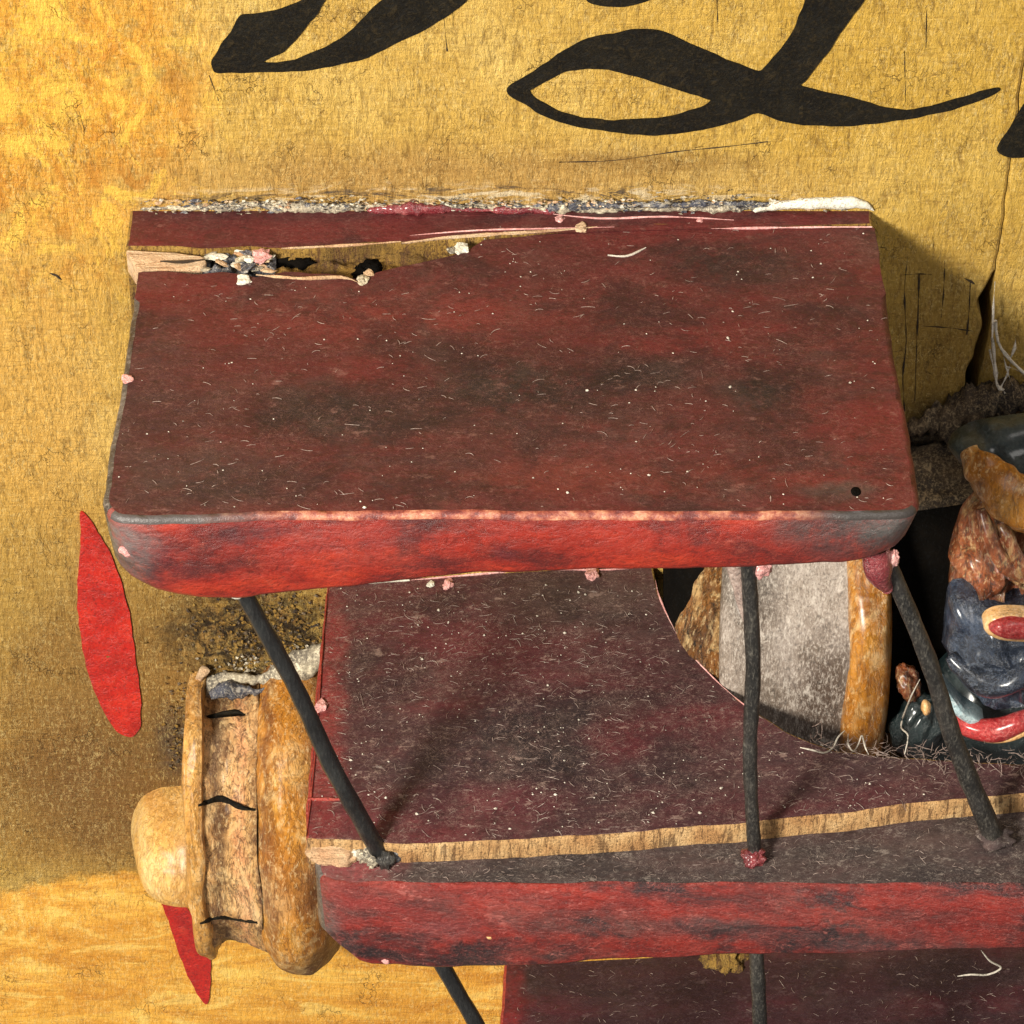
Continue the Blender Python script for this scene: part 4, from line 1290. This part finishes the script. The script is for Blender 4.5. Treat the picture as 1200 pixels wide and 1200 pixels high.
# ------------------------------------------------------------------ cobweb sheet hanging in the open joint
web = empty('cobweb', on_y(1185, 450, -.3))
tag(web, 'stiff pale cobweb strands stretched from the open board joint down to the pilot', 'cobweb')
strands = [([(1163, 395), (1166, 425), (1167, 447), (1172, 456), (1188, 466), (1205, 476), (1240, 500)], .020), ([(1166, 376), (1170, 400), (1178, 415), (1192, 430), (1206, 442), (1250, 470)], .024), ([(1160, 410), (1166, 440)], .012),
           ([(1172, 455), (1180, 440), (1184, 425)], .008), ([(1176, 418), (1184, 446), (1196, 470)], .006), ([(1166, 330), (1164, 360), (1163, 395)], .009), ([(1180, 430), (1196, 436), (1210, 460)], .007), ([(1184, 420), (1189, 408), (1190, 398)], .010)]
for pts, w in strands:
    P = [on_y(x, y, -.12 - .25 * ((y - 330) / 150)) for x, y in pts]
    if len(P) == 2: P = [P[0], (P[0] + P[1]) / 2, P[1]]
    tube('strand', P, [w * .6] + [w] * (len(P) - 2) + [w * .6], M['lint'], web, seg=6, amp=.02, fr=7, sm=2)

# ------------------------------------------------------------------ lint threads
def thread(pts, Z, w, label, lift=.05, Y=None):
    P = [on_t(x, y, Z + lift * (1 + math.sin(i * 1.7))) if Y is None else on_y(x, y, Y - lift * (1 + math.sin(i * 1.7))) for i, (x, y) in enumerate(pts)]
    o = tube('lint_thread', P, [w * .5] + [w] * (len(P) - 2) + [w * .4], M['lint'], None, seg=6, sm=6)
    tag(o, label, 'thread')


thread([(938, 876), (952, 879), (966, 882), (976, 876), (982, 864), (990, 856)], Z2, .011, 'thick curled white thread beside the cockpit cut-out', .08)
thread([(994, 860), (994, 872), (1000, 880), (1006, 872), (1010, 862), (1014, 876), (1018, 884)], Z2, .009, 'looped pale thread at the foot of the amber ring', .06)
thread([(1122, 1144), (1138, 1142), (1158, 1142), (1173, 1134), (1160, 1126), (1150, 1114)], 0, .012, 'bent pale hair hanging below the middle wing at right', .04, YM - .03)
thread([(1060, 884), (1064, 862), (1056, 850), (1066, 820), (1078, 796)], Z2, .010, 'fine pale hair rising between amber ring and pilot', .1)
thread([(848, 700), (862, 716), (874, 745), (868, 770)], Z2, .006, 'fine curved hair beside the upright strut', .1)

# dust: short fibres and specks lying on the painted tops
def fibres(name, label, n, inside, Z, lw=(.001, .003), ll=(.02, .10), horiz=.6, mat='dust', parent=None):
    V, F = [], []
    c = 0
    while c < n:
        px, py, keep = inside()
        if random.random() > keep: continue
        p = (on_t if Z in (Z2, ZL, Z2 + .02) else on_z)(px, py, Z)
        if Z == Z3:
            r_ = ray(px, py)
            p = CAM + r_ * ((Z3 + MT * (CAM.x - xa) - CAM.z) / (r_.z - MT * r_.x))
        c += 1
        a = random.gauss(0, .5) if random.random() < horiz else random.uniform(0, 6.28)
        if random.random() < .5: a += math.pi
        L = random.uniform(*ll) * (1 if random.random() < .8 else 1.6)
        w = random.uniform(*lw)
        cur = random.gauss(0, .9)
        k = 4
        q = Vector((p.x, p.y, p.z + .004))
        s = len(V)
        for i in range(k + 1):
            t = i / k
            ang = a + cur * (t - .5)
            d = Vector((math.cos(ang), math.sin(ang), 0))
            m = Vector((-d.y, d.x, 0))
            ww = w * (1 - .6 * abs(2 * t - 1))
            zz = .006 + .004 * math.sin(t * math.pi)
            V += [q + m * ww + Vector((0, 0, zz)), q - m * ww + Vector((0, 0, zz - .002))]
            q = q + d * (L / k)
        for i in range(k):
            F.append((s + 2 * i, s + 2 * i + 1, s + 2 * i + 3, s + 2 * i + 2))
    o = mesh(name, V, F, M[mat], parent, smooth=False)
    tag(o, label, 'dust' if label and not parent else None, kind='stuff')


def specks(name, label, n, inside, Z, r=(.008, .02), mat='lint'):
    V, F = [], []
    c = 0
    while c < n:
        px, py, keep = inside()
        if random.random() > keep: continue
        c += 1
        p = (on_t if Z == Z2 else on_z)(px, py, Z)
        rr = random.uniform(*r) * (1 if random.random() < .9 else 1.8)
        s = len(V)
        a0 = random.random() * 6
        for i in range(5):
            a = a0 + i * 1.257
            k = rr * random.uniform(.6, 1.3)
            V.append((p.x + k * math.cos(a), p.y + k * math.sin(a), p.z + .006))
        V.append((p.x, p.y, p.z + .006 + rr * .8))
        for i in range(5): F.append((s + i, s + (i + 1) % 5, s + 5))
    o = mesh(name, V, F, M[mat], None, smooth=False)
    tag(o, label, 'dust', kind='stuff')


random.seed(21)


def in_top():
    y = random.uniform(262, 596)
    l = interp([(250, 156), (400, 158), (596, 128)], y); r = interp([(250, 1018), (596, 1070)], y)
    x = random.uniform(l, r)
    if y < 330 and x < 560: return x, y, 0
    return x, y, .25 + .75 * max(0, min(1, .5 + 1.3 * mn.noise(Vector((x * .006, y * .009, 2)))))


def in_mid():
    y = random.uniform(684, 984)
    l = interp([(684, 388), (984, 362)], y)
    r = interp([(684, 764), (752, 798), (802, 843), (840, 890), (868, 945), (882, 1000), (892, 1199), (900, 1260)], y)
    x = random.uniform(l, 1240)
    if x > r or y > interp([(357, 980), (480, 985), (700, 974), (900, 957), (1200, 926)], x): return x, y, 0
    f = .35 + .65 * max(0, min(1, .5 + 1.4 * mn.noise(Vector((x * .007, y * .009, 8)))))
    if y < 780 and 500 < x < 760: f = min(1, f + .5)
    return x, y, f


def in_ledge():
    x = random.uniform(440, 1240)
    a = interp([(440, 1012), (600, 1010), (860, 992), (1200, 957)], x)
    return x, random.uniform(a, 1034), .9


fibres('dust_fibres', 'fine pale dust fibres scattered over the top wing', 700, in_top, Z1)
specks('dust_specks', 'white dust specks on the top wing', 160, in_top, Z1, (.004, .012))
fibres('dust_fibres', 'dense pale dust fibres lying on the middle wing', 1300, in_mid, Z2, ll=(.03, .13), horiz=.5, lw=(.001, .0035))
specks('dust_specks', 'white dust specks on the middle wing', 320, in_mid, Z2, (.004, .013))
fibres('dust_fibres', 'grey dust fibres lying on the sunken front ledge of the middle wing', 350, in_ledge, ZL, ll=(.02, .09))


def in_low():
    return random.uniform(600, 1240), random.uniform(1120, 1210), 1


fibres('dust_fibres', 'sparse dust fibres on the dark bottom wing', 380, in_low, Z3)


def in_edge():     # fuzz caught at the cockpit edge of the middle wing
    x = random.uniform(950, 1230)
    return x, interp([(950, 868), (1000, 878), (1200, 890)], x) + random.gauss(0, 6), .9


fibres('lint_fuzz', 'tangled lint fuzz along the middle wing edge below the pilot', 230, in_edge, Z2 + .02, (.002, .005), (.05, .2), .1, 'dust')
